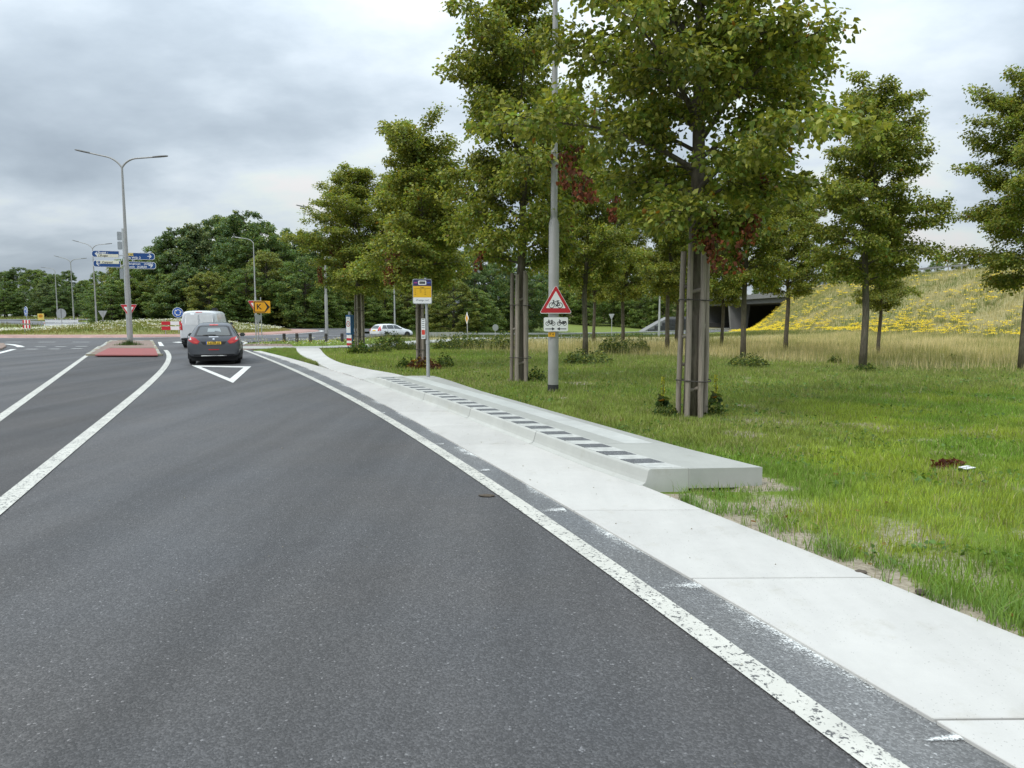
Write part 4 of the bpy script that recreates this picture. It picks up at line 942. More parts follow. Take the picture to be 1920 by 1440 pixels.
tag(put('clover', leaves_mesh('clover', P, gr.normal(0, 1, (n, 3)) * np.array([1, 1, .2]), gr.uniform(.025, .055, n) * (1 + y * .03), np.array([.11, .20, .04]) * gr.uniform(.6, 1.5, (n, 1)), gr, 0, .2, 1.2, True), MAT['leaves']), 'low broad-leaved weeds and clover mixed into the lawn', 'weeds', kind='stuff')
n = 5200; y = 2.6 + gr.random(n) * 4.2; cl_ = fbm(y * 2.3, y * 0 + 3, 88, 3); x = X_SR(y) + .06 + np.abs(gr.normal(.16, .13, n)); k_ = gr.random(n) < sstep(.46, .66, fbm(x * 3.2, y * 3.2, 87, 3)); x, y = x[k_], y[k_]; n = len(x)
tag(put('edge_grass', blades('edge_grass', x, y, ground_z(x, y) - .005, .16 * gr.uniform(.35, 1.25, n), .006 * gr.uniform(.7, 1.3, n), lawn_cols(x, y) * np.array([.9, .95, 1.3]), gr, .8, 2), MAT['grass']), 'longer grass tufts along the sandy edge of the slabs', 'grass', kind='stuff')
# verge between road and path
n = 26000; y = gr.uniform(19.5, 36.5, n); xl = X_SR(np.clip(y, 0, 34.4)) + .12; plx = np.interp(y, np.array(PATH_L)[:, 1], np.array(PATH_L)[:, 0]) - .05; x = xl + gr.random(n) * np.maximum(plx - xl, 0.0); k_ = plx - xl > .1; x, y = x[k_], y[k_]; n = len(x)
tag(put('verge_grass', blades('verge_grass', x, y, ground_z(x, y) - .02, .13 * gr.uniform(.5, 1.3, n), .016 * gr.uniform(.7, 1.3, n), lawn_cols(x, y) * np.array([.92, 1.0, 1]), gr, .5, 1), MAT['grass']), 'bright grass wedge between the road slabs and the new path', 'grass', kind='stuff')
# tall dry grass and embankment
def tall(n, xr, yr, hh, ww, pal, nm, lab, cond, seg=1):
    x = gr.uniform(*xr, n); y = gr.uniform(*yr, n); k_ = cond(x, y); x, y = x[k_], y[k_]; n = len(x); c1 = fbm(x * .45, y * .45, 15, 4); pal = np.array(pal)
    f_ = (c1 * 1.6 - .3 + gr.normal(0, .18, n)).clip(0, .999) * (len(pal) - 1); i = f_.astype(int); f_ = (f_ - i)[:, None]; c = pal[i] * (1 - f_) + pal[np.minimum(i + 1, len(pal) - 1)] * f_
    return tag(put(nm, blades(nm, x, y, ground_z(x, y) - .02, hh * np.where((x < -8) & (y < 52), .42, 1) * gr.uniform(.4, 1.2, n) * (.6 + .8 * fbm(x * 1.2, y * 1.2, 19, 2)), ww * gr.uniform(.6, 1.4, n), c * gr.uniform(.75, 1.25, (n, 1)), gr, .35, seg), MAT['grass']), lab, 'grass', kind='stuff')
STR = [(.22, .26, .08), (.40, .37, .17), (.62, .54, .32), (.70, .61, .38)]
ang = lambda x, y: (np.abs(x) < .80 * y + 2)
tall(150000, (-4, 42), (19, 66), .50, .020, STR, 'dry_grass', 'tall straw-coloured grass between the lawn and the flowering slope', lambda x, y: ang(x, y) & (gr.random(len(x)) < dry_mask(x, y)) & (x < lerp_poly(FOOT, y) + 1) & (y < 42 + np.clip(x - 8, 0, 30)) & (poly_dist(x, y, np.array(SIDE_C))[0] > 5))
tall(210000, (26, 60), (28, 144), 0.45, .034, [(.14, .20, .06), (.20, .24, .075), (.30, .29, .12), (.48, .42, .22), (.58, .51, .29)], 'embankment_grass', 'long dry grass covering the motorway embankment', lambda x, y: ang(x, y) & (x > lerp_poly(FOOT, y) - 1) & (x < lerp_poly(CREST, y) + 3))
tall(70000, (-16, 32), (36, 128), .36, .035, [(.07, .11, .03), (.10, .135, .035), (.16, .16, .05), (.26, .22, .10)], 'meadow_grass', 'rough green meadow grass between cycle path and crash barrier', lambda x, y: (x < lerp_poly(FOOT, y)) & (poly_dist(x, y, SIDE_C)[0] > 4.3) & (gr.random(len(x)) > dry_mask(x, y) * (y < 66) * .7) & (~inside(x, y, AS)) & (poly_dist(x, y, np.array([(-15.5, 38.2), (-11.5, 37.6), (-7.6, 40.2), (-5.6, 46), (-1.5, 54), (8, 66), (24, 84)]))[0] > 1.5))
tall(26000, (-60, 20), (86, 118), .8, .06, [(.045, .08, .022), (.07, .12, .03), (.10, .14, .04)], 'verge_grass', 'tall green grass at the edge of the wood behind the side road', lambda x, y: (poly_dist(x, y, SIDE_C)[0] > 4.3) & (~inside(x, y, AS)) & (poly_dist(x, y, np.array([(-44, 93), (-55, 106), (-75, 122)]))[0] > 6))
tall(30000, (-190, -20), (96, 178), .55, .09, [(.09, .11, .035), (.15, .145, .05), (.22, .19, .085)], 'verge_grass', 'yellowish roadside grass along the far road', lambda x, y: (poly_dist(x, y, np.array(crom([(-44, 93), (-55, 106), (-75, 122), (-105, 140), (-170, 160)], 4)))[0] > 6.2) & (poly_dist(x, y, np.array(crom([(-150, 136), (-100, 150), (-62, 158), (-38, 176), (-20, 215)], 4)))[0] > 5.6))
# ragwort on the slope
def flowers(name, x, y, z, rad, per, size, cols, lab, stalk=None):
    n = len(x); N = n * per; cx_ = np.repeat(x, per) + gr.normal(0, 1, N) * np.repeat(rad, per); cy_ = np.repeat(y, per) + gr.normal(0, 1, N) * np.repeat(rad, per); cz_ = np.repeat(z, per) + gr.normal(0, .25, N) * np.repeat(rad, per)
    nn = unit(np.stack([gr.normal(0, .45, N), gr.normal(0, .45, N) - .35, np.ones(N)], 1)); a = unit(np.cross(nn, gr.normal(0, 1, (N, 3)))); b_ = np.cross(nn, a); s_ = (size * gr.uniform(.6, 1.3, N))[:, None]; P = np.stack([cx_, cy_, cz_], 1)
    V = np.stack([P - a * s_, P - b_ * s_, P + a * s_, P + b_ * s_], 1).reshape(-1, 3); k = np.arange(N) * 4
    c = np.array(cols)[gr.integers(0, len(cols), N)] * gr.uniform(.7, 1.2, (N, 1))
    return tag(put(name, fast_mesh(name, V, np.stack([k, k + 1, k + 2, k + 3], 1), np.repeat(c, 4, 0)), MAT['petals']), lab, 'flowers', kind='stuff')
n = 26000; y = gr.uniform(36, 138, n); t_ = gr.random(n); x = lerp_poly(FOOT, y) - 3.0 + t_ * 17; zr = ground_z(x, y)
pn = .5 * fbm(x * .22, y * .22, 77, 3) + .5 * fbm(x * 1.0, y * 1.0, 79, 2); band = np.exp(-((x - lerp_poly(FOOT, y) - .6) / 2.6) ** 2) * .34 + .22 * sstep(.48, .62, pn) + .05
k_ = (gr.random(n) < band * sstep(.40, .58, pn) * np.interp(y, [40, 80, 138], [.9, .7, .3])) & ang(x, y); x, y, zr = x[k_], y[k_], zr[k_]
flowers('ragwort', x, y, zr + .62 * gr.uniform(.75, 1.15, len(x)), gr.uniform(.07, .15, len(x)), 20, .034, [(.80, .60, .02), (.86, .68, .04), (.70, .50, .01)], 'yellow ragwort flowers spread over the embankment slope')
tag(put('ragwort_stems', blades('ragwort_stems', np.repeat(x, 10) + gr.normal(0, .08, len(x) * 10), np.repeat(y, 10) + gr.normal(0, .08, len(x) * 10), np.repeat(zr, 10) - .03, .6 * gr.uniform(.4, 1.05, len(x) * 10), np.full(len(x) * 10, .022), np.tile([.17, .22, .07], (len(x) * 10, 1)) * gr.uniform(.7, 1.3, (len(x) * 10, 1)), gr, .25, 1), MAT['grass']), 'green leafy stems of the ragwort on the slope', 'plants', kind='stuff')
# flower meadow on the roundabout mound
n = 52000; x = gr.uniform(-53, -23, n); y = gr.uniform(58, 86, n); k_ = (sup_r(x, y, 14.8, 13.7) < .985); x, y = x[k_], y[k_]; n = len(x); c1 = fbm(x * .5, y * .5, 25, 3)
rr = sup_r(x, y, 14.8, 13.7); edge_ = sstep(.9, .98, rr)
pal = np.array([(.14, .19, .04), (.22, .245, .065), (.32, .27, .12)]); f_ = (c1 * 1.5 - .3 + edge_ * .8 + gr.normal(0, .2, n)).clip(0, .999) * 2; i = f_.astype(int); f_ = (f_ - i)[:, None]
tag(put('meadow_grass', blades('meadow_grass', x, y, mound_z(x, y) - .03, (.36 - .22 * edge_) * gr.uniform(.5, 1.2, n), .045 * gr.uniform(.6, 1.4, n), (pal[i] * (1 - f_) + pal[np.minimum(i + 1, 2)] * f_) * gr.uniform(.75, 1.25, (n, 1)), gr, .3, 1), MAT['grass']), 'yellow-green meadow grass on the roundabout mound', 'grass', kind='stuff')
k_ = (gr.random(n) < .15 * sstep(.40, .60, c1) + .02) & (rr < .93); x, y = x[k_], y[k_]
flowers('daisies', x, y, mound_z(x, y) + .30 * gr.uniform(.7, 1.2, len(x)), np.full(len(x), .10), 3, .036, [(.72, .72, .62), (.78, .78, .72), (.70, .66, .40)], 'white daisies dotted over the roundabout mound')
n = 170; x = gr.uniform(-17, -9, n); y = gr.uniform(38.5, 50, n); k_ = ~inside(x, y, AS); x, y = x[k_], y[k_]
flowers('meadow_flowers', x, y, ground_z(x, y) + .2, np.full(len(x), .08), 4, .025, [(.6, .5, .03), (.7, .7, .6)], 'small yellow and white flowers round the wooden bollards')

# leafy weeds
def make_weed(seed, w, h, n, leaf, base, rust=0.0):
    rs_ = np.random.default_rng(seed); a = rs_.uniform(0, 6.28, n); r_ = w * np.sqrt(rs_.random(n)); lump = 1 + .35 * np.sin(a * 3 + seed)
    z = h * rs_.random(n) ** .7 * np.clip(1.1 - (r_ / w) ** 2 * .8, .2, 1) * lump; P = np.stack([np.cos(a) * r_ * lump, np.sin(a) * r_, z], 1); D = unit(P * np.array([1, 1, .3]) + 1e-3)
    me_ = leaves_mesh('weed', P, D, leaf * rs_.uniform(.5, 1.3, n), leaf_cols(n, rs_, base, .25, .12, rust), rs_, .1, .3, .6); me_.materials.append(MAT['leaves']); return me_
WE = [make_weed(1, .42, .38, 900, .075, (.085, .14, .03)), make_weed(2, .8, .75, 1700, .085, (.105, .15, .04)), make_weed(3, .34, .5, 500, .08, (.075, .125, .03))]
WD = make_weed(4, .5, .34, 800, .08, (.12, .05, .025), .1)
STM = MB()
for k in range(6):
    a = k * 1.05; STM.tube([(0, 0, -.06), (math.cos(a) * .1, math.sin(a) * .1, .16), (math.cos(a) * .2, math.sin(a) * .2, .28)], [.008, .006, .003], 4, False)
STM = STM.mesh('stem'); STM.materials.append(MAT['twig'])
def weed(x, y, k, sc, lab, grp=None, sz=1.0):
    t_ = thing('weed_plant', lab, 'plant', (x, y, gz(x, y) - .02), random.uniform(0, 6.28), grp); t_.scale = (sc, sc, sc * sz); put('foliage', WE[k] if k < 9 else WD, None, t_); put('stem', STM, None, t_)
bx, by = T[0][0]
weed(bx - .40, by + .05, 0, .45, 'leafy weed at the left foot of the stakes beside the platform'); weed(bx + .40, by + .12, 2, .52, 'leafy weed at the right foot of the stakes beside the platform')
bx, by = T[1][0]; weed(bx + .42, by + .02, 2, .62, 'weed clump at the foot of the stakes next to the bicycle sign')
bx, by = T[2][0]; weed(bx + .15, by - .45, 9, 1.0, 'reddish withered shrub at the stakes behind the bus stop sign'); weed(bx - .5, by - .2, 0, .8, 'green weed left of the withered shrub'); weed(bx + .75, by - .1, 2, .8, 'green weed right of the withered shrub')
weed(*G(1095, 682), 1, .95, 'broad weed bush at the foot of the unstaked linden', None, .62); weed(*G(1405, 688), 1, .8, 'weed bush at the foot of the crooked linden', None, .6); weed(*G(675, 663), 0, 1.25, 'round green bush before the stakes by the notice pillar')
for u, v, k, sc in ((712, 660, 1, .9), (735, 654, 1, 1.0), (760, 657, 1, .8), (838, 656, 1, 1.0), (862, 652, 1, 1.0), (885, 655, 1, 1.1), (915, 653, 1, 1.0), (945, 656, 1, 1.0), (1150, 662, 1, .9), (1195, 660, 1, 1.0)):
    weed(*G(u, v), k, sc * random.uniform(.7, 1.0), 'knee-high leafy weed in the rough strip behind the lawn', 'leafy weeds in the rough strip behind the lawn')
for u, v in ((1565, 680), (1625, 696), (1790, 676)): weed(*G(u, v), 0, .6, 'low green weed in the straw-coloured grass', 'low weeds in the dry grass')
def mullein(x, y, h, lab):
    t_ = thing('mullein', lab, 'plant', (x, y, gz(x, y) - .01)); MB().tube([(0, 0, -.05), (.01, 0, h * .5), (0, .01, h)], [.008, .007, .004], 5).build('stem', MAT['yellow_pale'] if False else MAT['clod'], t_)
    rs_ = np.random.default_rng(int(h * 1000)); n = 90; a = rs_.uniform(0, 6.28, n); z = h * (.45 + .55 * rs_.random(n)); P = np.stack([np.cos(a) * .016, np.sin(a) * .016, z], 1)
    me_ = leaves_mesh('flower_spike', P, np.stack([np.cos(a), np.sin(a), np.full(n, .3)], 1), rs_.uniform(.02, .035, n), np.tile([.52, .50, .03], (n, 1)) * rs_.uniform(.6, 1.2, (n, 1)), rs_); put('flower_spike', me_, MAT['petals'], t_)
    n = 60; a = rs_.uniform(0, 6.28, n); P = np.stack([np.cos(a) * .03, np.sin(a) * .03, h * .4 * rs_.random(n)], 1); put('foliage', leaves_mesh('foliage', P, np.stack([np.cos(a), np.sin(a), np.zeros(n)], 1), rs_.uniform(.07, .14, n), leaf_cols(n, rs_, (.07, .11, .03)), rs_), MAT['leaves'], t_)
mullein(*G(1242, 771), .62, 'yellow flower spike left of the stakes beside the platform'); mullein(*G(1341, 764), .62, 'yellow flower spike right of the stakes beside the platform')

# ------------------------------------------------------------------ lamp posts
def lamp_post(x, y, label, H=10.0, arms=(-1, 1), rz=0.0, r=(.11, .075, .045), step=3.7, z=None, arm=2.1, mat='lamp_grey', head='lamp_head', band=True, rise=(.55, .35), group=None):
    t_ = thing('lamp_post', label, 'lamp post', (x, y, gz(x, y) if z is None else z), rz, group)
    MB().tube([(0, 0, -.2), (0, 0, step - .12), (0, 0, step)], [r[0], r[0] * .95, r[1] * 1.05], 16).build('lower_pole', MAT[mat], t_, smooth=True)
    MB().tube([(0, 0, step - .01), (0, 0, H * .7), (0, 0, H - .55)], [r[1], (r[1] + r[2]) / 2, r[2]], 14).build('upper_pole', MAT[mat], t_, smooth=True)
    if band: MB().tube([(0, 0, -.1), (0, 0, .17)], r[0] + .004, 16).build('base_band', MAT['black_band'], t_, smooth=True)
    for i, a in enumerate(arms):
        h = rise[min(i, 1)]; pts = bez(np.array([0, 0, H - .57]), np.array([a * .25, 0, H - .15]), np.array([a * .75, 0, H - .12 + h * .2]), 7); pts = np.concatenate([pts, [[a * arm, 0, H - .12 + h * .55]]])
        ar = MB().tube(pts, [r[2] * .95] * 5 + [r[2] * .8] * 3, 10).build('arm', MAT[mat], t_, smooth=True)
        p0 = pts[-1]; dv = (pts[-1] - pts[-2]) / np.linalg.norm(pts[-1] - pts[-2]); L = .78; ca = dv * L; hb = MB(); ring_ = []
        for f_, w, hh in ((-.05, .05, .05), (.08, .09, .055), (.5, .115, .06), (.9, .10, .05), (1.0, .05, .03)):
            c_ = p0 + ca * f_
            for k in range(10):
                an = 2 * math.pi * k / 10; hb.v.append((c_[0], c_[1] + w * math.cos(an), c_[2] + hh * math.sin(an) * (1 if math.sin(an) > 0 else .7)))
        hb.f += [(i_ * 10 + k, i_ * 10 + (k + 1) % 10, (i_ + 1) * 10 + (k + 1) % 10, (i_ + 1) * 10 + k) for i_ in range(4) for k in range(10)] + [tuple(range(10)), tuple(range(40, 50))]
        hb.build('lamp_head', MAT[head], ar, smooth=True)
    return t_
x, y = G(1037, 736); lamp_main = lamp_post(x, y, 'tall grey lamp post carrying the bicycle warning sign', 10, (-1,), 0, (.117, .076, .045), 3.8, arm=1.6)
lm = (x, y)
tg = MB().prism([(-.075, -.05), (.075, -.05), (.075, .05), (-.075, .05)], -.132, -.128).build('number_tag', MAT['orange_tag'], lamp_main, loc=(-.045, 0, 1.28)); text_part('F 4', .075, MAT['black_sign'], lamp_main, (-.045, -.1335, 1.28), 'lettering', 'CENTER')
x, y = G(246, 650); li = (x, y); lamp_post(x, y, 'double-armed lamp post on the red traffic island', 10.15, (-1, 1), 0, (.115, .10, .05), 3.2, z=.06, arm=1.72, rise=(.6, .2))
x, y = ray(184, 90); lamp_post(x, y, 'double-armed lamp post between white boards and upturned grey triangle', 10.6, (-1, 1), 0, (.11, .085, .045), 3, z=0, arm=1.7, rise=(.75, .25), band=False)
x, y = ray(142, 109); lamp_post(x, y, 'double-armed lamp post behind the white barrier boards', 10.3, (-1, 1), 0, (.12, .09, .05), 3, z=0, arm=1.7, rise=(.7, .25), band=False)
x, y = ray(112, 137); lamp_post(x, y, 'single-armed lamp post before the distant wood', 10.2, (-1,), 0, (.12, .1, .05), 3, arm=1.9, rise=(.4, .2), band=False)
x, y = ray(482, 88); lamp_post(x, y, 'slim single-armed lamp post behind the yellow arrow sign', 11.1, (-1,), 0, (.12, .09, .045), 4, z=0, arm=1.5, rise=(.3, .2), mat='galv', head='galv', band=False)
x, y = G(613, 632); lamp_post(x, y, 'lamp post rising behind the wooden bollards', 10.1, (-1,), 0, (.125, .09, .05), 3.4, arm=1.4, rise=(.4, .2), band=False)
x, y = ray(741, 84); lamp_post(x, y, 'lamp post behind the white estate car', 10, (1,), 0, (.10, .085, .05), 3, arm=1.5, mat='galv', band=False)
x, y = ray(1235, 82); lamp_post(x, y, 'lamp post beside the stepped abutment blocks', 9, (1,), 0, (.13, .10, .05), 3, arm=1.4, mat='galv', band=False)
x, y = ray(1113, 78); lamp_post(x, y, 'lamp post behind the crash barrier near the thin linden', 9, (1,), 0, (.12, .10, .05), 3, arm=1.4, mat='galv', band=False)

# ------------------------------------------------------------------ signs
def bike(mb, cx_, cz_, s_, y, moped=False, w=.045):
    """bicycle pictogram, width s_"""
    q = lambda a, b_: (cx_ + a * s_, cz_ + b_ * s_)
    mb.ring(q(-.30, 0), .185 * s_, w * s_, y); mb.ring(q(.30, 0), .185 * s_, w * s_, y)
    if not moped:
        for pl_ in ([(-.30, 0), (-.17, .27), (-.14, .36), (-.22, .36)], [(-.17, .25), (.16, .26)], [(-.17, .22), (.04, -.02), (.16, .26)], [(.04, -.02), (.30, 0), (.16, .26), (.15, .33)], [(.07, .34), (.24, .33)], [(.04, -.02), (.0, -.1)]): mb.stroke([q(*p_) for p_ in pl_], w * s_ * 1.1, y)
    else:
        for pl_ in ([(-.30, 0), (-.17, .30), (-.28, .38)], [(-.20, .22), (-.06, .02), (.12, .02), (.30, 0)], [(.12, .02), (.20, .20)], [(.05, .22), (.42, .22)], [(-.05, .10), (.10, .10)], [(.22, .08), (.38, .08)]): mb.stroke([q(*p_) for p_ in pl_], w * s_ * 1.5, y)
def tri_sign(parent, s_, z, up=True, y=0.0):
    MB().prism(tri((0, z), s_, up, .03), y - .012, y + .004).build('sign_plate', MAT['white_sign'], parent)
    MB().prism(tri((0, z), s_ - .035, up, .022), y - .0145, y - .010).build('red_border', MAT['red_sign'], parent)
    MB().prism(tri((0, z - (.012 if up else -.012) * s_), s_ * .60, up, .012), y - .0172, y - .012).build('white_field', MAT['white_sign'], parent)
ws = thing('warning_sign', 'red triangle bicycle warning sign clamped to the grey lamp post', 'sign', (lm[0] + .04, lm[1] - .135, 0), R(2))
s_ = .72; zc_ = 2.06
tri_sign(ws, s_, zc_); b_ = MB(); bike(b_, 0, zc_ - .135, .30, -.0185); b_.build('bicycle_symbol', MAT['black_sign'], ws)
mb = MB()
for z in (1.86, 2.15): mb.tube([(math.cos(a) * .128, .125 + math.sin(a) * .128, z) for a in np.linspace(0, 2 * math.pi, 17)], .012, 4, False); mb.box((0, .008, z), (.16, .03, .05))
mb.build('bracket', MAT['galv'], ws)
wp = thing('warning_plate', 'white plate with bicycle, moped and two arrows below the warning triangle', 'sign', (lm[0] + .045, lm[1] - .135, 0), R(2))
MB().prism(rrect(-.265, 1.36, .265, 1.665, .03), -.012, .004).build('sign_plate', MAT['white_sign'], wp)
b_ = MB(); bike(b_, -.12, 1.53, .21, -.0135, False, .06); b_.build('bicycle_symbol', MAT['black_sign'], wp); b_ = MB(); bike(b_, .13, 1.53, .21, -.0135, True, .06); b_.build('moped_symbol', MAT['black_sign'], wp)
for sgn, nm in ((-1, 'arrow'), (1, 'arrow')):
    a = MB(); x0 = sgn * .23; x1 = sgn * .075; a.prism(sorted([(x0, 1.407), (x0, 1.423)], key=lambda q: q[1]) + [(x1, 1.423), (x1, 1.407)], -.0145, -.0115); a.prism([(x1 + sgn * .01, 1.415 - .034), (sgn * .02, 1.415), (x1 + sgn * .01, 1.415 + .034)], -.0146, -.0114); a.build('arrow', MAT['black_sign'], wp)
mb = MB()
for z in (1.45, 1.58): mb.tube([(math.cos(a) * .128, .125 + math.sin(a) * .128, z) for a in np.linspace(0, 2 * math.pi, 17)], .010, 4, False); mb.box((0, .006, z), (.14, .03, .04))
mb.build('bracket', MAT['galv'], wp)

# bus stop sign
x, y = G(803, 711, .12); bs = thing('bus_stop_sign', 'bus stop sign with yellow panel on a slim grey pole', 'bus stop sign', (x, y, .03), R(4))
MB().tube([(0, 0, -.1), (0, 0, 1.05)], .045, 12).build('lower_pole', MAT['galv'], bs, smooth=True); MB().tube([(0, 0, 1.0), (-.04, 0, 2.6)], .034, 12).build('upper_pole', MAT['galv'], bs, smooth=True)
MB().tube([(0, 0, .97), (0, 0, 1.06)], .052, 12).build('collar', MAT['galv'], bs, smooth=True)
bx = -.12; MB().prism(rrect(bx - .235, 1.96, bx + .235, 2.57, .035), -.065, -.04).build('sign_frame', MAT['sign_back'], bs)
MB().prism([(bx - .222, 2.40), (bx + .222, 2.40), (bx + .222, 2.53), (bx + .20, 2.555), (bx - .20, 2.555), (bx - .222, 2.53)], -.0675, -.06).build('header_panel', MAT['bus_purple'], bs)
MB().prism([(bx - .222, 2.12), (bx + .222, 2.12), (bx + .222, 2.398), (bx - .222, 2.398)], -.0675, -.06).build('yellow_panel', MAT['yellow_bus'], bs)
MB().prism([(bx - .20, 1.975), (bx + .20, 1.975), (bx + .222, 2.0), (bx + .222, 2.118), (bx - .222, 2.118), (bx - .222, 2.0)], -.0675, -.06).build('white_panel', MAT['white_sign'], bs)
MB().prism(rrect(bx - .095, 2.425, bx + .10, 2.53, .02), -.0695, -.066).build('bus_symbol_field', MAT['white_sign'], bs); MB().prism(rrect(bx - .07, 2.448, bx + .075, 2.51, .012), -.0712, -.068).build('bus_symbol', MAT['dark_steel'], bs)
MB().prism([(bx - .20, 2.465), (bx - .12, 2.465), (bx - .12, 2.49), (bx - .20, 2.49)], -.0695, -.066).build('operator_mark', MAT['bus_magenta'], bs); MB().prism([(bx + .12, 2.465), (bx + .21, 2.465), (bx + .21, 2.49), (bx + .12, 2.49)], -.0695, -.066).build('operator_mark', MAT['bus_blue'], bs)
text_part('Rogat', .042, MAT['black_sign'], bs, (bx, -.0692, 2.365), 'lettering', 'CENTER'); MB().prism([(bx - .20, 2.334), (bx + .20, 2.334), (bx + .20, 2.339), (bx - .20, 2.339)], -.0690, -.066).build('rule', MAT['black_sign'], bs)
for cx0, rows in ((-.19, ('31', '36', '40')), (-.06, ('34', '37')), (.04, ('131', '133', '140'))):
    for i, r_ in enumerate(rows): text_part(r_, .038, MAT['black_sign'], bs, (bx + cx0, -.0692, 2.30 - i * .052), 'lettering')
text_part('›Prettige reis!', .058, MAT['dark_steel'], bs, (bx, -.0692, 2.05), 'lettering', 'CENTER')
MB().prism([(-.155, 1.10), (-.055, 1.10), (-.055, 1.60), (-.155, 1.60)], -.05, -.03).build('timetable_board', MAT['white_sign'], bs); MB().prism([(-.145, 1.20), (-.065, 1.20), (-.065, 1.32), (-.145, 1.32)], -.0525, -.049).build('red_notice', MAT['lamp_lit'], bs)
for z in (1.57, 1.52, 1.47, 1.42, 1.37, 1.16, 1.13): MB().prism([(-.14, z), (-.075, z), (-.075, z + .012), (-.14, z + .012)], -.052, -.049).build('text_row', MAT['dark_steel'], bs)
MB().box((-.05, -.02, 1.2), (.1, .03, .03)).box((-.05, -.02, 1.5), (.1, .03, .03)).box((-.04, -.03, 2.2), (.06, .04, .04)).box((-.04, -.03, 2.45), (.06, .04, .04)).build('bracket', MAT['galv'], bs)

def post(parent, x, z1, r=.035, y=.03, z0=-.15): return MB().tube([(x, y, z0), (x, y, z1)], r, 10).build('post', MAT['galv'], parent, smooth=True)
# direction signpost on the island
x, y = ray(241.5, 41.5); ds = thing('direction_signpost', 'grey signpost with blue direction boards beside the island lamp post', 'signpost', (x, y, .09), R(18))
MB().tube([(0, 0, -.2), (0, 0, 6.6)], .065, 12).build('post', MAT['alu'], ds, smooth=True)
def finger(z, x0, x1, h, right, rows, head=None):
    """blue board with a rounded end; x0 post side"""
    r_ = .14 if False else h * .36
    xa, xb = min(x0, x1), max(x0, x1); o_ = []
    for (cx_, cz_, a0, rad) in ((xb - (r_ if right else .02), z + (r_ if right else .02), -90, r_ if right else .02), (xb - (r_ if right else .02), z + h - (r_ if right else .02), 0, r_ if right else .02), (xa + (.02 if right else r_), z + h - (.02 if right else r_), 90, .02 if right else r_), (xa + (.02 if right else r_), z + (.02 if right else r_), 180, .02 if right else r_)):
        for k in range(6): a = R(a0 + 18 * k); o_.append((cx_ + rad * math.cos(a), cz_ + rad * math.sin(a)))
    bd = MB().prism(o_, -.09, -.06).build('direction_board', MAT['white_sign'], ds); cxm, czm = (xa + xb) / 2, z + h / 2
    MB().prism([(cxm + (a - cxm) * (1 - .04 / (xb - xa)), czm + (c - czm) * (1 - .045 / h)) for a, c in o_], -.0935, -.088).build('blue_field', MAT['blue_finger'], bd)
    ax = xb - .22 if right else xa + .22; sg = 1 if right else -1; ar = MB()
    ar.prism([(ax - sg * .16, czm - .022), (ax - sg * .16, czm + .022), (ax, czm + .022), (ax, czm - .022)][::1 if sg > 0 else -1], -.096, -.092); ar.stroke([(ax - sg * .06, czm + .1), (ax + sg * .04, czm), (ax - sg * .06, czm - .1)], .045, -.0963, .004); ar.build('arrow', MAT['white_sign'], bd)
    for (kind, a, c, w, hh, txt, sz) in rows:
        if kind: MB().prism([(a, c), (a + w, c), (a + w, c + hh), (a, c + hh)], -.096, -.092).build('panel', MAT[kind], bd)
        if txt: text_part(txt, sz, MAT['black_sign' if kind else 'white_sign'], bd, (a + .06, -.0975, c + hh / 2 - .01), 'lettering', 'LEFT', 1.0, .003)
def zpx(v, d=41.0): return CAM_H + (V_HOR - v) * d / F_PX - .09
h_ = .38
finger(zpx(484), -.22, -1.62, h_, False, [(None, -1.35, zpx(484) + .20, .5, .15, 'Rogat -', .17), ('cream_sign', -1.36, zpx(484) + .02, 1.1, .165, '⌂Rogat', .16)])
finger(zpx(502), -.18, -1.58, h_, False, [('cream_sign', -1.40, zpx(502) + .195, 1.15, .165, '     Carpool', .16)])
finger(zpx(487), .10, 1.62, h_ + .02, True, [('yellow_pale', .16, zpx(487) + .215, .34, .15, 'N 851', .12), (None, .14, zpx(487) + .04, 1, .15, 'de Wijk 2', .17)])
finger(zpx(504), .10, 1.66, h_ + .02, True, [(None, .12, zpx(504) + .215, 1, .15, 'Hoogeveen', .145), (None, .98, zpx(504) + .215, 1, .15, '(A28)15', .145), (None, .12, zpx(504) + .045, 1, .15, 'Assen', .155), (None, .60, zpx(504) + .045, 1, .15, '(A28)38', .155)])
MB().prism(rrect(-1.34, zpx(502) + .205, -1.22, zpx(502) + .345, .02), -.0985, -.095).build('parking_symbol', MAT['blue_finger'], ds); text_part('P', .12, MAT['white_sign'], ds, (-1.28, -.0995, zpx(502) + .27), 'lettering', 'CENTER')
for v0, v1 in ((452, 436), (469, 454)): MB().prism(rrect(-.30, zpx(v0), -.07, zpx(v1), .05), -.02, .0).build('sign_back', MAT['sign_back'], ds)
MB().prism(rrect(-.26, zpx(523), -.07, zpx(504), .03), -.02, .0).build('sign_back', MAT['sign_back'], ds)
MB().box((-.12, -.05, zpx(480)), (.3, .06, .06)).box((-.1, -.05, zpx(498)), (.3, .06, .06)).box((.04, -.05, zpx(482)), (.2, .06, .06)).box((.04, -.05, zpx(499)), (.2, .06, .06)).build('bracket', MAT['alu'], ds)
x, y = ray(245.5, 41.2); ys_ = thing('give_way_sign', 'red and white give-way sign half hidden behind the island lamp post', 'sign', (x, y, .09), R(16)); tri_sign(ys_, .88, 1.88, False); post(ys_, -.12, 3.3, .04)
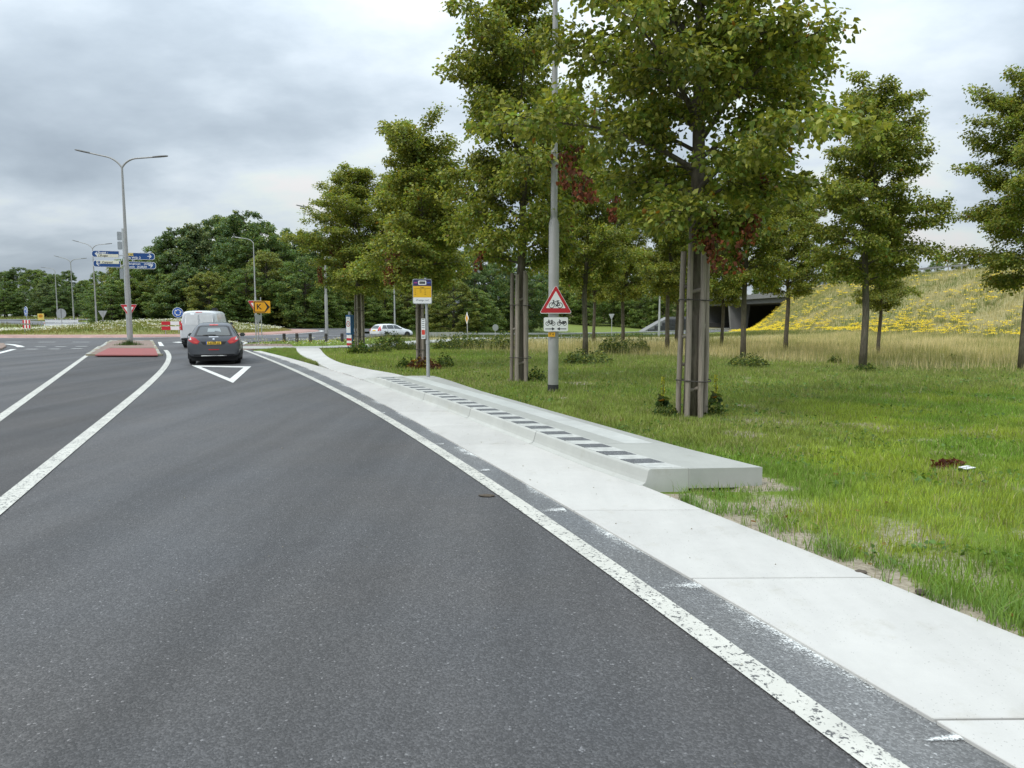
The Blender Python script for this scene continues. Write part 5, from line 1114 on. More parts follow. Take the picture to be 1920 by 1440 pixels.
# grass tuft at the foot of the island lamp
n = 700; a = gr.uniform(0, 6.28, n); r_ = np.abs(gr.normal(0, .35, n)); x = li[0] + np.cos(a) * r_ * 1.3; y = li[1] - .2 + np.sin(a) * r_ * .7
tag(put('grass_tuft', blades('grass_tuft', x, y, np.full(n, .09), .34 * gr.uniform(.3, 1.2, n) * np.exp(-(r_ / .6) ** 2), np.full(n, .02), np.tile([.07, .115, .025], (n, 1)) * gr.uniform(.6, 1.3, (n, 1)), gr, .5, 1), MAT['grass']), 'grass tuft growing at the foot of the island lamp post', 'grass', kind='stuff')

# yellow K detour sign and its neighbours
x, y = G(492, 643); kd = y; ks_ = thing('detour_sign', 'yellow detour sign with black letter K and arrow outline', 'sign', (x, y, 0), R(18)); post(ks_, -.02, 2.85, .03)
def px_z(v, d): return CAM_H + (V_HOR - v) * d / F_PX
kz0, kz1 = px_z(587, kd), px_z(564.5, kd); kx0, kx1 = -.46, .54; MB().prism(rrect(kx0, kz0, kx1, kz1, .03), -.02, 0).build('sign_plate', MAT['yellow_sign'], ks_)
kc = (kz0 + kz1) / 2; hh = (kz1 - kz0) / 2 - .035; tip = kx1 - .02; sh = kx0 + .68
MB().prism([(kx0 + .03, kc - hh), (sh, kc - hh), (tip, kc), (sh, kc + hh), (kx0 + .03, kc + hh)], -.0225, -.018).build('arrow_border', MAT['black_sign'], ks_); MB().prism([(kx0 + .085, kc - hh + .055), (sh - .02, kc - hh + .055), (tip - .17, kc), (sh - .02, kc + hh - .055), (kx0 + .085, kc + hh - .055)], -.025, -.021).build('arrow_field', MAT['yellow_sign'], ks_)
text_part('K', .46, MAT['black_sign'], ks_, (-.13, -.0265, kc), 'lettering', 'CENTER', 1.0, .008)
x, y = G(487, 646); y = kd + .5; x = (481 - 960) / F_PX * y + .18; gs = thing('give_way_sign', 'give-way sign partly covered by the yellow detour sign', 'sign', (x - .18, y, 0), R(16)); z = px_z(575, y); tri_sign(gs, .86, z, False); post(gs, 0, z + .4)
x, y = G(486, 646); gb = thing('give_way_sign', 'give-way sign seen edge-on from behind below the detour sign', 'sign', (x, y, 0), R(62)); z = px_z(599, y); MB().prism(tri((0, z), .62, False, .03), -.01, .01).build('sign_back', MAT['sign_back'], gb); post(gb, 0, z + .3, .032)
# wooden bollards
BM = MB().tube([(0, 0, -.2), (0, 0, .47), (0, 0, .49)], [.105, .10, .085], 10).mesh('bollard_post', smooth=True); CAPM = MB().tube([(0, 0, .34), (0, 0, .40)], .107, 10).mesh('bollard_band', smooth=True); BM.materials.append(MAT['bollard_wood']); CAPM.materials.append(MAT['black_band'])
for u in (533, 557, 582, 611.5, 641.5, 662):
    x, y = G(u, 641); t_ = thing('bollard', 'short dark wooden bollard in the verge by the side road', 'bollard', (x, y, gz(x, y) + .06), random.uniform(0, 3), 'row of dark wooden bollards by the side road'); put('bollard_post', BM, None, t_); put('bollard_band', CAPM, None, t_)
# blue notice pillar
x, y = G(657, 653); bp = thing('notice_pillar', 'blue notice pillar with white speed zone panel on striped legs', 'notice board', (x, y, gz(x, y)), R(-38))
MB().prism(rrect(-.20, .70, .20, 1.72, .02), -.10, .10).build('frame', MAT['box_blue'], bp); MB().prism([(-.165, .78), (.165, .78), (.165, 1.62), (-.165, 1.62)], -.106, -.09).build('white_panel', MAT['white_sign'], bp)
MB().ring((0, 1.25), .13, .035, -.109).build('red_ring', MAT['red_sign'], bp); text_part('60', .13, MAT['black_sign'], bp, (0, -.1085, 1.25), 'lettering', 'CENTER'); text_part('zone', .075, MAT['black_sign'], bp, (0, -.1085, 1.53), 'lettering', 'CENTER')
for sx in (-.16, .16):
    lg = MB().box((sx, 0, .27), (.07, .07, .90)).build('leg', MAT['box_blue'], bp)
MB().prism([(-.19, .08), (.19, .08), (.19, .68), (-.19, .68)], -.075, -.045).build('striped_board', MAT['white_sign'], bp)
for z in (.12, .38): MB().prism([(-.19, z), (.19, z), (.19, z + .13), (-.19, z + .13)], -.079, -.074).build('red_stripe', MAT['red_sign'], bp)
MB().box((0, 0, 1.80), (.12, .1, .18)).build('cap', MAT['galv'], bp)

# roundabout furniture
def mz(x, y): return float(mound_z(np.array([x]), np.array([y]))[0]) if sup_r(x, y, 14.8, 13.7) < 1 else gz(x, y)
def round_sign(u, d, v, dia, label, rz, zbase=None, arrow=True):
    x, y = ray(u, d); t_ = thing('roundabout_sign', label, 'sign', (x, y, mz(x, y)), rz); z = px_z(v, d) - mz(x, y)
    MB().prism(circ((0, z), dia / 2), -.02, 0).build('sign_plate', MAT['white_sign'], t_); MB().prism(circ((0, z), dia / 2 - .03), -.0235, -.018).build('blue_field', MAT['blue_sign'], t_)
    for k in range(3):
        a0 = R(90 + 120 * k); pts = []
        for i in range(7): a = a0 - R(75) * i / 6; pts.append((math.cos(a) * dia * .27, z + math.sin(a) * dia * .27))
        ar = MB().stroke(pts, dia * .095, -.026, .004); a = a0 - R(75); e1 = (math.cos(a) * dia * .16, z + math.sin(a) * dia * .16); e2 = (math.cos(a) * dia * .38, z + math.sin(a) * dia * .38); a2 = a - R(34); e3 = (math.cos(a2) * dia * .27, z + math.sin(a2) * dia * .27); ar.prism([e1, e3, e2][::-1], -.0262, -.0222); ar.build('arrow', MAT['white_sign'], t_)
    post(t_, 0, z, .035); return t_
round_sign(336.5, 61, 586, .86, 'blue roundabout arrow sign right of the flower mound', R(20)); round_sign(53.5, 62, 584, .86, 'blue roundabout arrow sign turned aside on the left of the mound', R(-38))
def barrier(u, d, vb, n, w, label, rz, back=False):
    x, y = ray(u, d); t_ = thing('striped_barrier', label, 'barrier', (x, y, mz(x, y)), rz); z0 = px_z(vb, d) - mz(x, y); bw = w / n; hh = .30
    for r_ in range(2):
        z = z0 + r_ * .42
        if back: MB().box((0, 0, z + hh / 2), (w, .03, hh)).build('board', MAT['white_sign'], t_)
        else:
            bd = MB().box((0, 0, z + hh / 2), (w, .03, hh)).build('board', MAT['white_sign'], t_)
            for k in range(0, n, 2): MB().box((-w / 2 + bw * (k + .5), -.018, z + hh / 2), (bw, .012, hh - .004)).build('red_stripe', MAT['red_sign'], bd)
    for sx in (-w * .36, w * .36): MB().box((sx, .045, (z0 + .8) / 2 - .08), (.05, .05, z0 + 1.0)).build('leg', MAT['galv'], t_)
    return t_
barrier(330, 60, 618.5, 3, 2.05, 'red and white striped barrier right of the flower mound', R(18)); barrier(53, 61, 615.5, 5, .95, 'narrow red and white striped barrier on the left of the mound', R(-22))
barrier(105, 87, 611, 4, 1.9, 'white backs of barrier boards behind the mound, beside the yellow box sign', R(20), True); barrier(133, 87.5, 611, 4, 1.9, 'white backs of barrier boards behind the mound, before the grey disc', R(20), True)
x, y = ray(80.5, 92); yb = thing('box_sign', 'yellow box sign with orange symbol beyond the mound', 'sign', (x, y, 0), R(20)); z0, z1 = px_z(600, 92), px_z(588, 92); MB().prism(rrect(-.35, z0, .35, z1, .04), -.06, .06).build('sign_box', MAT['yellow_pale'], yb); MB().prism(circ((0, z0 + .52), .25, 20), -.064, -.058).build('orange_disc', MAT['yellow_sign'], yb); MB().box((0, -.066, z0 + .52), (.36, .006, .09)).build('bar', MAT['dark_steel'], yb); post(yb, 0, z0 + .1)
x, y = ray(119, 84); db = thing('round_sign', 'round grey back of a sign before the white barrier boards', 'sign', (x, y, mz(x, y))); z = px_z(588, 84) - mz(x, y); MB().prism(circ((0, z), .58), -.02, 0).build('sign_back', MAT['sign_back'], db); MB().box((0, -.03, z), (.05, .02, 1.1)).build('stiffener', MAT['dark_steel'], db); post(db, 0, z, .04, .0)
x, y = ray(196.5, 86); tb = thing('give_way_sign', 'grey back of a give-way sign behind the mound', 'sign', (x, y, gz(x, y))); z = px_z(590, 86); MB().prism(tri((0, z), 1.12, False, .04), -.02, 0).build('sign_back', MAT['sign_back'], tb); MB().tube([(0, -.03, -.1), (0, -.03, z + .4)], .04, 8).build('post', MAT['galv'], tb)
PM = MB().box((0, 0, .4), (.12, .08, 1.0)).mesh('marker_body'); PM.materials.append(MAT['white_sign']); PR = MB().box((0, -.045, .72), (.09, .02, .16)).mesh('reflector'); PR.materials.append(MAT['reflector_red'])
for u, d in ((86.5, 96), (107, 128), (57, 118), (149, 130), (166, 132), (190, 134), (226, 138), (135, 126)):
    x, y = ray(u, d); t_ = thing('marker_post', 'white roadside marker post along the far road', 'marker post', (x, y, gz(x, y)), 0, 'white marker posts along the far road'); put('marker_body', PM, None, t_); put('reflector', PR, None, t_)
# signs by the side road
x, y = ray(876, 66); pd = thing('priority_sign', 'yellow and white priority diamond sign turned aside by the crash barrier', 'sign', (x, y, gz(x, y)), R(-70)); z = px_z(597, 66) - gz(x, y); q = .56
MB().prism([(0, z - q), (q, z), (0, z + q), (-q, z)], -.02, 0).build('sign_plate', MAT['white_sign'], pd); q = .38; MB().prism([(0, z - q), (q, z), (0, z + q), (-q, z)], -.024, -.018).build('yellow_field', MAT['yellow_sign'], pd); post(pd, 0, z + .6, .045)
x, y = ray(929, 72); rb = thing('round_sign', 'round grey sign back low beside the crash barrier', 'sign', (x, y, gz(x, y)), R(25)); z = px_z(614, 72) - gz(x, y); MB().prism(circ((0, z), .33), -.02, 0).build('sign_back', MAT['sign_back'], rb); post(rb, 0, z)
x, y = ray(1146, 74); t_ = thing('priority_sign', 'small distant road sign over the crash barrier near the abutment', 'sign', (x, y, gz(x, y)), R(-40)); z = px_z(594, 74) - gz(x, y); MB().prism(tri((0, z), .7, False, .03), -.02, 0).build('sign_plate', MAT['sign_back'], t_); post(t_, 0, z + .2)

# crash barrier along the side road
l, r_ = offset_poly(SIDE_C, 4.1); GR = [q for q in r_ if -9.2 < q[0] < 50 and q[1] > 70]
gt = thing('crash_barrier', 'galvanised crash barrier along the side road', 'crash barrier')
def wbeam(P, zoff, parent, zf=gz, mat='galv'):
    prof = [(0, .10), (.05, .14), (.0, .20), (-.0, .22), (.05, .28), (0, .32), (-.015, .32), (.03, .28), (-.02, .21), (.03, .14), (-.015, .10)]
    P = np.array(P); T_ = np.gradient(P, axis=0); T_ /= np.linalg.norm(T_, axis=1)[:, None]; N_ = np.stack([T_[:, 1], -T_[:, 0]], 1); vs_ = []; n_ = len(prof)
    for p_, nn in zip(P, N_):
        for o_, z in prof: vs_.append((p_[0] + nn[0] * o_ * 1.6, p_[1] + nn[1] * o_ * 1.6, zf(p_[0], p_[1]) + zoff + z))
    fs_ = [(i * n_ + k, i * n_ + (k + 1) % n_, (i + 1) * n_ + (k + 1) % n_, (i + 1) * n_ + k) for i in range(len(P) - 1) for k in range(n_)]
    return MB().add(vs_, fs_).build('rail', MAT[mat], parent)
wbeam(GR, .45, gt)
PMs = MB().box((0, 0, .3), (.10, .06, .95)).mesh('rail_post'); PMs.materials.append(MAT['galv'])
GRa = np.array(GR); gs_ = np.r_[0, np.cumsum(np.hypot(*np.diff(GRa, axis=0).T))]
for q in np.arange(.5, gs_[-1], 2.6):
    x, y = np.interp(q, gs_, GRa[:, 0]), np.interp(q, gs_, GRa[:, 1]); put('rail_post', PMs, None, gt, (x, y + .09, gz(x, y)))
x0, y0 = GRa[0]; pn_ = thing('barrier_panel', 'solid grey sheet panel at the start of the crash barrier', 'barrier', (x0, y0 - .6, gz(x0, y0)), R(18)); MB().box((2.1, 0, .42), (4.6, .06, .62)).build('panel', MAT['galv'], pn_)
for k in range(8): MB().box((-.1 + k * .62, -.04, .42), (.05, .03, .62)).build('rib', MAT['sign_back'], pn_)
for sx in (0, 1.5, 3, 4.2): MB().box((sx, .06, .1), (.08, .06, .6)).build('leg', MAT['galv'], pn_)

# viaduct
vd = thing('viaduct', 'grey concrete motorway viaduct with dark openings over the side road', 'viaduct')
A = np.array([55.0, 143.0]); B = np.array([54.5, 207.0]); dv = (B - A) / np.linalg.norm(B - A); nv = np.array([dv[1], -dv[0]])   # nv to the right
Wd = 30.0
def dk(s_, o_, z): q = A + dv * s_ + nv * o_; return (q[0], q[1], z)
LB = float(np.linalg.norm(B - A))
def slabp(s0, s1, o0, o1, z0, z1, name, mat, parent): return MB().add([dk(s0, o0, z0), dk(s1, o0, z0), dk(s1, o1, z0), dk(s0, o1, z0), dk(s0, o0, z1), dk(s1, o0, z1), dk(s1, o1, z1), dk(s0, o1, z1)], [(0, 1, 2, 3), (4, 7, 6, 5), (0, 4, 5, 1), (1, 5, 6, 2), (2, 6, 7, 3), (3, 7, 4, 0)]).build(name, MAT[mat], parent)
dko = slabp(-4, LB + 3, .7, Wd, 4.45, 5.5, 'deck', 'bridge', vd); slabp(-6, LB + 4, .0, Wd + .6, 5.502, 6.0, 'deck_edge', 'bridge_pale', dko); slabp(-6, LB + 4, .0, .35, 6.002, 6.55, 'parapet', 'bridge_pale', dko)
for s0 in (39.5,):
    w_ = MB(); w_.add([dk(s0, .9, 4.46), dk(s0 + 1.2, .9, 4.46), dk(s0 + 1.2, 6.2, 4.46), dk(s0, 6.2, 4.46), dk(s0, 1.6, -2.6), dk(s0 + 1.2, 1.6, -2.6), dk(s0 + 1.2, 5.6, -2.6), dk(s0, 5.6, -2.6)], [(0, 1, 2, 3), (4, 7, 6, 5), (0, 4, 5, 1), (1, 5, 6, 2), (2, 6, 7, 3), (3, 7, 4, 0)]); w_.build('pier', MAT['bridge_pale'], vd)
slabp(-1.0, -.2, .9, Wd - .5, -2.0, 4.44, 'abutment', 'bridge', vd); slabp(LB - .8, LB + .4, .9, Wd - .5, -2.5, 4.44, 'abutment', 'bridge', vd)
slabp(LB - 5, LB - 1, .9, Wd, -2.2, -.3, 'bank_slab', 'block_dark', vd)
slabp(-2, LB + 2, Wd - .6, Wd - .2, -3, 4.4, 'light_stop_wall', 'block_dark', vd)  # added wall across the underpass, keeps light out so the openings stay dark
# stepped block slope on the far side of the side road
wg = thing('abutment_slope', 'sloping grey wall end with stepped dark blocks beside the viaduct', 'retaining wall', (26.8, 144.6, 0), math.atan2(.85, .53))
MB().prism([(0, -2.8), (33, -2.8), (33, 1.5), (15, 1.4), (9, .35), (4, -.65), (0, -1.45)], 0, 1.2).build('wall', MAT['bridge_pale'], wg)
BK = MB().box((0, 0, 0), (1.9, .3, .62)).mesh('block', bevel=.03, seg=1); BK.materials.append(MAT['block_dark'])
for r_, s0 in enumerate((2.2, 6.0, 10.6, 12.6)):
    q = s0 + 1
    while q < 32: put('block', BK, None, wg, (q, -.08, -1.42 + r_ * .68)); q += 2.0
# motorway guard rail on the crest
mg = thing('guard_rail', 'pale guard rail along the top of the embankment', 'guard rail'); CP = [(lerp_poly(CREST, y) + .8, y) for y in np.linspace(30, 139, 56)]
mgz = lambda x, y: CREST_Z + .0
wbeam(CP, .5, mg, lambda x, y: gz(x, y)); 
for x, y in CP[::1]: put('rail_post', PMs, None, mg, (x, y, gz(x, y) + .02))

# ------------------------------------------------------------------ small things on the ground
def clod(x, y, sx, sy, sz, z, label, seed, mat='clod', name='dirt_clod', cat='clod'):
    bm = bmesh.new(); bmesh.ops.create_icosphere(bm, subdivisions=3, radius=1.0); rs_ = random.Random(seed)
    for v in bm.verts:
        k = .7 + .6 * float(fbm(np.array([v.co.x * 2 + seed]), np.array([v.co.y * 2 + v.co.z * 1.7]), seed, 3)[0]); v.co = Vector((v.co.x * sx * k, v.co.y * sy * k, max(v.co.z, -.25) * sz * k))
    me_ = bpy.data.meshes.new(name); bm.to_mesh(me_); bm.free(); o_ = put(name, me_, MAT[mat], None, (x, y, z)); return tag(o_, label, cat)
x, y = G(912, 931); clod(x, y, .075, .035, .014, .010, 'dark dirt clod lying on the white edge line', 1)
x, y = G(1612, 1077); clod(x, y, .04, .03, .018, .015, 'lump of dark earth at the slab edge', 2); x, y = G(1725, 1116); clod(x, y, .03, .03, .022, .02, 'small earth crumb at the slab edge by the sandy border', 3); x, y = G(1322, 905); clod(x, y, .05, .04, .04, .02, 'earth lump at the front foot of the platform', 4)
x, y = G(1790, 882); z = gz(x, y)
db_ = thing('withered_branch', 'withered reddish leaf branch lying in the lawn', 'branch', (x - .03, y + .08, z + .02), .3); db_.scale = (.8, .8, .6)
MB().tube([(-.22, 0, .02), (0, .02, .05), (.22, -.03, .03)], [.006, .005, .003], 5).build('stem', MAT['twig'], db_); rs_ = np.random.default_rng(9); n = 170
P = np.stack([rs_.uniform(-.26, .22, n), rs_.normal(0, .05, n), np.abs(rs_.normal(.045, .03, n))], 1); put('leaves', leaves_mesh('leaves', P, rs_.normal(0, 1, (n, 3)), rs_.uniform(.04, .07, n), np.tile([.12, .028, .015], (n, 1)) * rs_.uniform(.5, 1.5, (n, 1)), rs_, .2, .5, .2), MAT['leaves'], db_)
pp_ = thing('litter', 'folded white paper litter beside the withered branch', 'litter', (*G(1812, 889), z + .05), .5); MB().box((0, -.025, .012), (.17, .045, .006)).build('paper_strip', MAT['paper'], pp_); MB().box((.01, .032, .014), (.17, .04, .006)).build('paper_strip', MAT['paper'], pp_); MB().box((0, .003, .003), (.16, .09, .006)).build('paper_backing', MAT['dark_steel'], pp_)
x, y = G(1576, 838); tag(MB().tube([(0, 0, -.02), (.04, 0, .06), (.10, .02, .17)], [.006, .005, .003], 5).build('stick', MAT['twig'], loc=(x, y, gz(x, y))), 'thin dark stick poking up from the lawn', 'stick')
# fallen leaves
n = 190; y = gr.uniform(3, 20, n); x = paving_right(y) + .1 + gr.random(n) * (.75 * y + 1 - paving_right(y)); k_ = fbm(x * .6, y * .6, 51, 3) > .45; x, y = x[k_], y[k_]; n = len(x)
P = np.stack([x, y, ground_z(x, y) + .04], 1); cc = np.array([(.26, .12, .03), (.17, .08, .03), (.30, .20, .06)])[gr.integers(0, 3, n)] * gr.uniform(.6, 1.2, (n, 1))
tag(put('fallen_leaves', leaves_mesh('fallen_leaves', P, gr.normal(0, 1, (n, 3)) * np.array([1, 1, .1]), gr.uniform(.03, .055, n), cc, gr, 0, .3, 1.6), MAT['leaves']), 'scattered fallen brown leaves on the lawn', 'leaves', kind='stuff')
# pebbles and crumbs on road and slabs
n = 150; y = np.r_[gr.uniform(1.5, 14, n - 40), gr.uniform(5, 8, 40)]; x = np.where(gr.random(n) < .45, X_SL(y) + gr.random(n) * 1.0, X_EDGE(y) - gr.random(n) ** 2 * 4); V = []; Fc = []
oc = np.array([(1, 0, 0), (-1, 0, 0), (0, 1, 0), (0, -1, 0), (0, 0, 1), (0, 0, -.4)]); of = np.array([(0, 2, 4), (2, 1, 4), (1, 3, 4), (3, 0, 4), (2, 0, 5), (1, 2, 5), (3, 1, 5), (0, 3, 5)])
for i in range(n): s_ = abs(gr.normal(.002, .002)) + .002; V.append(oc * s_ * gr.uniform(.7, 1.3, (6, 3)) + np.array([x[i], y[i], .006 + (.02 if x[i] > X_SL(y[i]) else 0)])); Fc.append(of + i * 6)
tag(put('grit', fast_mesh('grit', np.concatenate(V), np.concatenate(Fc)), MAT['kerb_stone']), 'loose grit scattered on slabs and asphalt', 'grit', kind='stuff')

# ------------------------------------------------------------------ vehicles
def smooth_loft(stations, sub=2):
    """stations: list of (y, [(x, z), ...]) from bottom centre round to top centre, right half; mirrored and subdivided"""
    n = len(stations[0][1]); vs_ = []; ring_n = 2 * n - 2
    for y, pr_ in stations:
        full = [(x, z) for x, z in pr_] + [(-x, z) for x, z in pr_[-2:0:-1]]
        vs_ += [(x, y, z) for x, z in full]
    fs_ = [(i * ring_n + k, (i + 1) * ring_n + k, (i + 1) * ring_n + (k + 1) % ring_n, i * ring_n + (k + 1) % ring_n) for i in range(len(stations) - 1) for k in range(ring_n)]
    for base in (0, (len(stations) - 1) * ring_n):
        # caps as strips so that subdivision stays even
        for k in range(n - 1):
            a, b_ = base + k, base + k + 1; c, d = base + (ring_n - k) % ring_n, base + (ring_n - k - 1) % ring_n
            q = [a, b_, d, c]; q = [v for i, v in enumerate(q) if v not in q[:i]]; fs_.append(tuple(q))
    me_ = bpy.data.meshes.new('body'); me_.from_pydata(vs_, [], fs_); bm = bmesh.new(); bm.from_mesh(me_); bmesh.ops.recalc_face_normals(bm, faces=bm.faces)
    bm.to_mesh(me_); bm.free()
    o_ = bpy.data.objects.new('tmp', me_); COL.objects.link(o_); md = o_.modifiers.new('s', 'SUBSURF'); md.levels = sub; md.render_levels = sub
    dg = bpy.context.evaluated_depsgraph_get(); m2 = bpy.data.meshes.new_from_object(o_.evaluated_get(dg)); bpy.data.objects.remove(o_)
    for p_ in m2.polygons: p_.use_smooth = True
    return m2
def bvh_of(me_): return BVHTree.FromPolygons([v.co.copy() for v in me_.vertices], [tuple(p_.vertices) for p_ in me_.polygons])
def decal(name, bvh, pts, axis, mat, parent, off=.008, cuts=3):
    """panel laid on the body; pts 2D. axis 'y+' = looking along +Y (rear), 'y-' front, 'x-' seen from the +X side looking -X, 'x+'"""
    bm = bmesh.new()
    def mkp(a, b_): return {'y+': (a, -20, b_), 'y-': (a, 20, b_), 'x-': (20, a, b_), 'x+': (-20, a, b_)}[axis]
    dirv = Vector({'y+': (0, 1, 0), 'y-': (0, -1, 0), 'x-': (-1, 0, 0), 'x+': (1, 0, 0)}[axis])
    dense = []
    for i in range(len(pts)):
        a, b_ = Vector(pts[i]), Vector(pts[(i + 1) % len(pts)]); m_ = max(1, int((b_ - a).length / .08))
        for k in range(m_): dense.append(a + (b_ - a) * k / m_)
    f_ = bm.faces.new([bm.verts.new(mkp(q.x, q.y)) for q in dense]); bmesh.ops.triangulate(bm, faces=[f_])
    for _ in range(cuts):
        ed = [e_ for e_ in bm.edges if e_.calc_length() > .09]
        if not ed: break
        bmesh.ops.subdivide_edges(bm, edges=ed, cuts=1); bmesh.ops.triangulate(bm, faces=bm.faces[:])
    for v in bm.verts:
        h = bvh.ray_cast(v.co, dirv, 60)
        if h[0] is None: h = bvh.find_nearest(Vector((v.co.x if axis[0] == 'y' else 0, v.co.y if axis[0] == 'x' else (0 if axis == 'y+' else 4), v.co.z)))
        v.co = h[0] - dirv * off
    for f_ in bm.faces: f_.smooth = True
    bmesh.ops.recalc_face_normals(bm, faces=bm.faces)
    me_ = bpy.data.meshes.new(name); bm.to_mesh(me_); bm.free(); return put(name, me_, mat, parent)
def wheel(parent, x, y, r, w, spokes=5):
    s_ = 1 if x > 0 else -1; t_ = MB(); n = 28
    prof = [(w / 2 * .72, r * .66), (w / 2, r * .72), (w / 2, r * .90), (w / 2 * .8, r), (-w / 2 * .8, r), (-w / 2, r * .9), (-w / 2, r * .6)]
    for o_, rr in prof:
        for k in range(n): a = 2 * math.pi * k / n; t_.v.append((x + s_ * o_, y + rr * math.cos(a), r + rr * math.sin(a)))
    t_.f += [(i * n + k, i * n + (k + 1) % n, (i + 1) * n + (k + 1) % n, (i + 1) * n + k) for i in range(len(prof) - 1) for k in range(n)]; t_.f.append(tuple(range((len(prof) - 1) * n, len(prof) * n)))
    wh = put('wheel', t_.mesh('wheel', smooth=True), MAT['rubber'], parent)
    d_ = MB().add([(x + s_ * w / 2 * .55, y + r * .68 * math.cos(2 * math.pi * k / n), r + r * .68 * math.sin(2 * math.pi * k / n)) for k in range(n)], [tuple(range(n))]); d_.build('hub_disc', MAT['car_trim'], wh)
    rm = MB()
    for k in range(spokes):
        a = 2 * math.pi * k / spokes + .3; c, sn = math.cos(a), math.sin(a); px_, pz_ = -sn, c; xx = x + s_ * (w / 2 * .66)
        rm.add([(xx, y + c * r * .08 + px_ * r * .10, r + sn * r * .08 + pz_ * r * .10), (xx, y + c * r * .08 - px_ * r * .10, r + sn * r * .08 - pz_ * r * .10), (xx, y + c * r * .66 - px_ * r * .14, r + sn * r * .66 - pz_ * r * .14), (xx, y + c * r * .66 + px_ * r * .14, r + sn * r * .66 + pz_ * r * .14)], [(0, 1, 2, 3)])
    rm.add([(x + s_ * (w / 2 * .70), y + rr * math.cos(2 * math.pi * k / n), r + rr * math.sin(2 * math.pi * k / n)) for rr in (r * .60, r * .69) for k in range(n)], [(k, (k + 1) % n, n + (k + 1) % n, n + k) for k in range(n)]); rm.build('rim', MAT['rim'], wh)
def arch(parent, x, y, r):
    """dark wheel-arch recess around the wheel, set on the body side"""
    n = 24; pts = [(x, y + (r + .065) * math.cos(math.pi * k / n), r + (r + .065) * math.sin(math.pi * k / n)) for k in range(n + 1)] + [(x, y - r - .065, .20), (x, y + r + .065, .20)]; s_ = 1 if x > 0 else -1
    MB().add(pts + [(a - s_ * .25, b_, c) for a, b_, c in pts], [tuple(range(n + 3))] + [(k, k + 1, k + 1 + n + 3, k + n + 3) for k in range(n + 2)]).build('wheel_arch', MAT['car_trim'], parent)
def mirror_part(parent, x, y, z, mat, s_):
    b_ = MB().box((x + s_ * .09, y, z), (.20, .12, .14)).build('wing_mirror', MAT[mat], parent, bevel=.04, smooth=True); MB().box((x + s_ * .09, y - .062, z), (.15, .008, .10)).build('mirror_glass', MAT['glass_dark'], b_)

# dark grey hatchback, rear at local y = 0, driving towards +y
def sec(zb, ws, wm, zbelt, wbelt, wr, zr, zt): return [(0, zb), (ws * .8, zb), (ws, zb + .07), (wm, .50 * (zb + zbelt) + .06), (wbelt * 1.015, zbelt - .10), (wbelt, zbelt), (wr, zr), (wr * .72, zt), (0, zt + .012)]
hx, hy = ray(400, 24.6); hz = 0.0
hb = thing('hatchback_car', 'dark grey hatchback waiting on the lane before the roundabout', 'car', (hx + .02, hy, .012), R(19.5))
H1 = [(.00, sec(.30, .74, .80, .66, .78, .70, .70, .72)), (.05, sec(.27, .80, .86, .86, .83, .72, .92, .94)), (.14, sec(.25, .82, .868, .93, .83, .68, 1.02, 1.04)), (.30, sec(.24, .83, .87, .96, .81, .63, 1.17, 1.20)), (.55, sec(.23, .835, .87, .96, .80, .585, 1.34, 1.40)), (.80, sec(.22, .84, .87, .955, .80, .575, 1.385, 1.445)), (1.5, sec(.22, .84, .868, .94, .80, .58, 1.40, 1.46)), (2.1, sec(.22, .84, .865, .93, .795, .57, 1.37, 1.43)), (2.75, sec(.22, .84, .862, .92, .785, .62, 1.10, 1.14)), (3.05, sec(.22, .83, .855, .90, .77, .66, .95, .97)), (3.6, sec(.23, .80, .83, .78, .70, .60, .82, .84)), (3.9, sec(.26, .70, .74, .62, .60, .5, .66, .68)), (3.97, sec(.3, .6, .62, .55, .5, .4, .58, .6))]
me_ = smooth_loft(H1); bv = bvh_of(me_); put('body', me_, MAT['paint_grey'], hb)
def sym(pts): return [(-x, z) for x, z in pts][::-1]
decal('tailgate_surround', bv, [(-.62, .985), (.62, .985), (.60, 1.05), (.50, 1.31), (.42, 1.345), (-.42, 1.345), (-.50, 1.31), (-.60, 1.05)], 'y+', MAT['car_trim'], hb, .006)
decal('rear_window', bv, [(-.54, 1.01), (.54, 1.01), (.53, 1.06), (.44, 1.28), (.38, 1.31), (-.38, 1.31), (-.44, 1.28), (-.53, 1.06)], 'y+', MAT['glass_dark'], hb, .011)
decal('daylight_patch', bv, [(-.20, 1.13), (.02, 1.13), (.06, 1.17), (.24, 1.13), (.20, 1.25), (-.18, 1.25)], 'y+', MAT['daylight_paint'], hb, .0125)  # opaque pale patch, painted for the daylight seen through the cabin
for sg in (-1, 1):
    for nm, pts, mt, of_ in (('tail_light', [(.44, .80), (.52, .71), (.66, .74), (.80, .84), (.82, .96), (.74, .975), (.58, .93)], 'lamp_red', .012), ('tail_light_lens', [(.70, .86), (.79, .87), (.805, .95), (.74, .955)], 'lamp_white', .017), ('brake_light', [(.50, .75), (.58, .75), (.66, .79), (.60, .82), (.52, .80)], 'lamp_lit', .017)):
        q = pts if sg > 0 else sym(pts); decal(nm, bv, q, 'y+', MAT[mt], hb, of_)
decal('high_brake_light', bv, [(-.14, 1.355), (.14, 1.355), (.14, 1.385), (-.14, 1.385)], 'y+', MAT['lamp_lit'], hb, .014)
decal('plate_recess', bv, [(-.34, .70), (.34, .70), (.42, .80), (-.42, .80)], 'y+', MAT['car_trim'], hb, .006)
pl_ = decal('number_plate', bv, [(-.24, .70), (.24, .70), (.24, .795), (-.24, .795)], 'y+', MAT['plate_yellow'], hb, .014); py_ = min(v.co.y for v in pl_.data.vertices)
text_part('5-KGX-62', .092, MAT['black_sign'], hb, (0.01, py_ - .006, .745), 'lettering', 'CENTER', 1.0, .002)
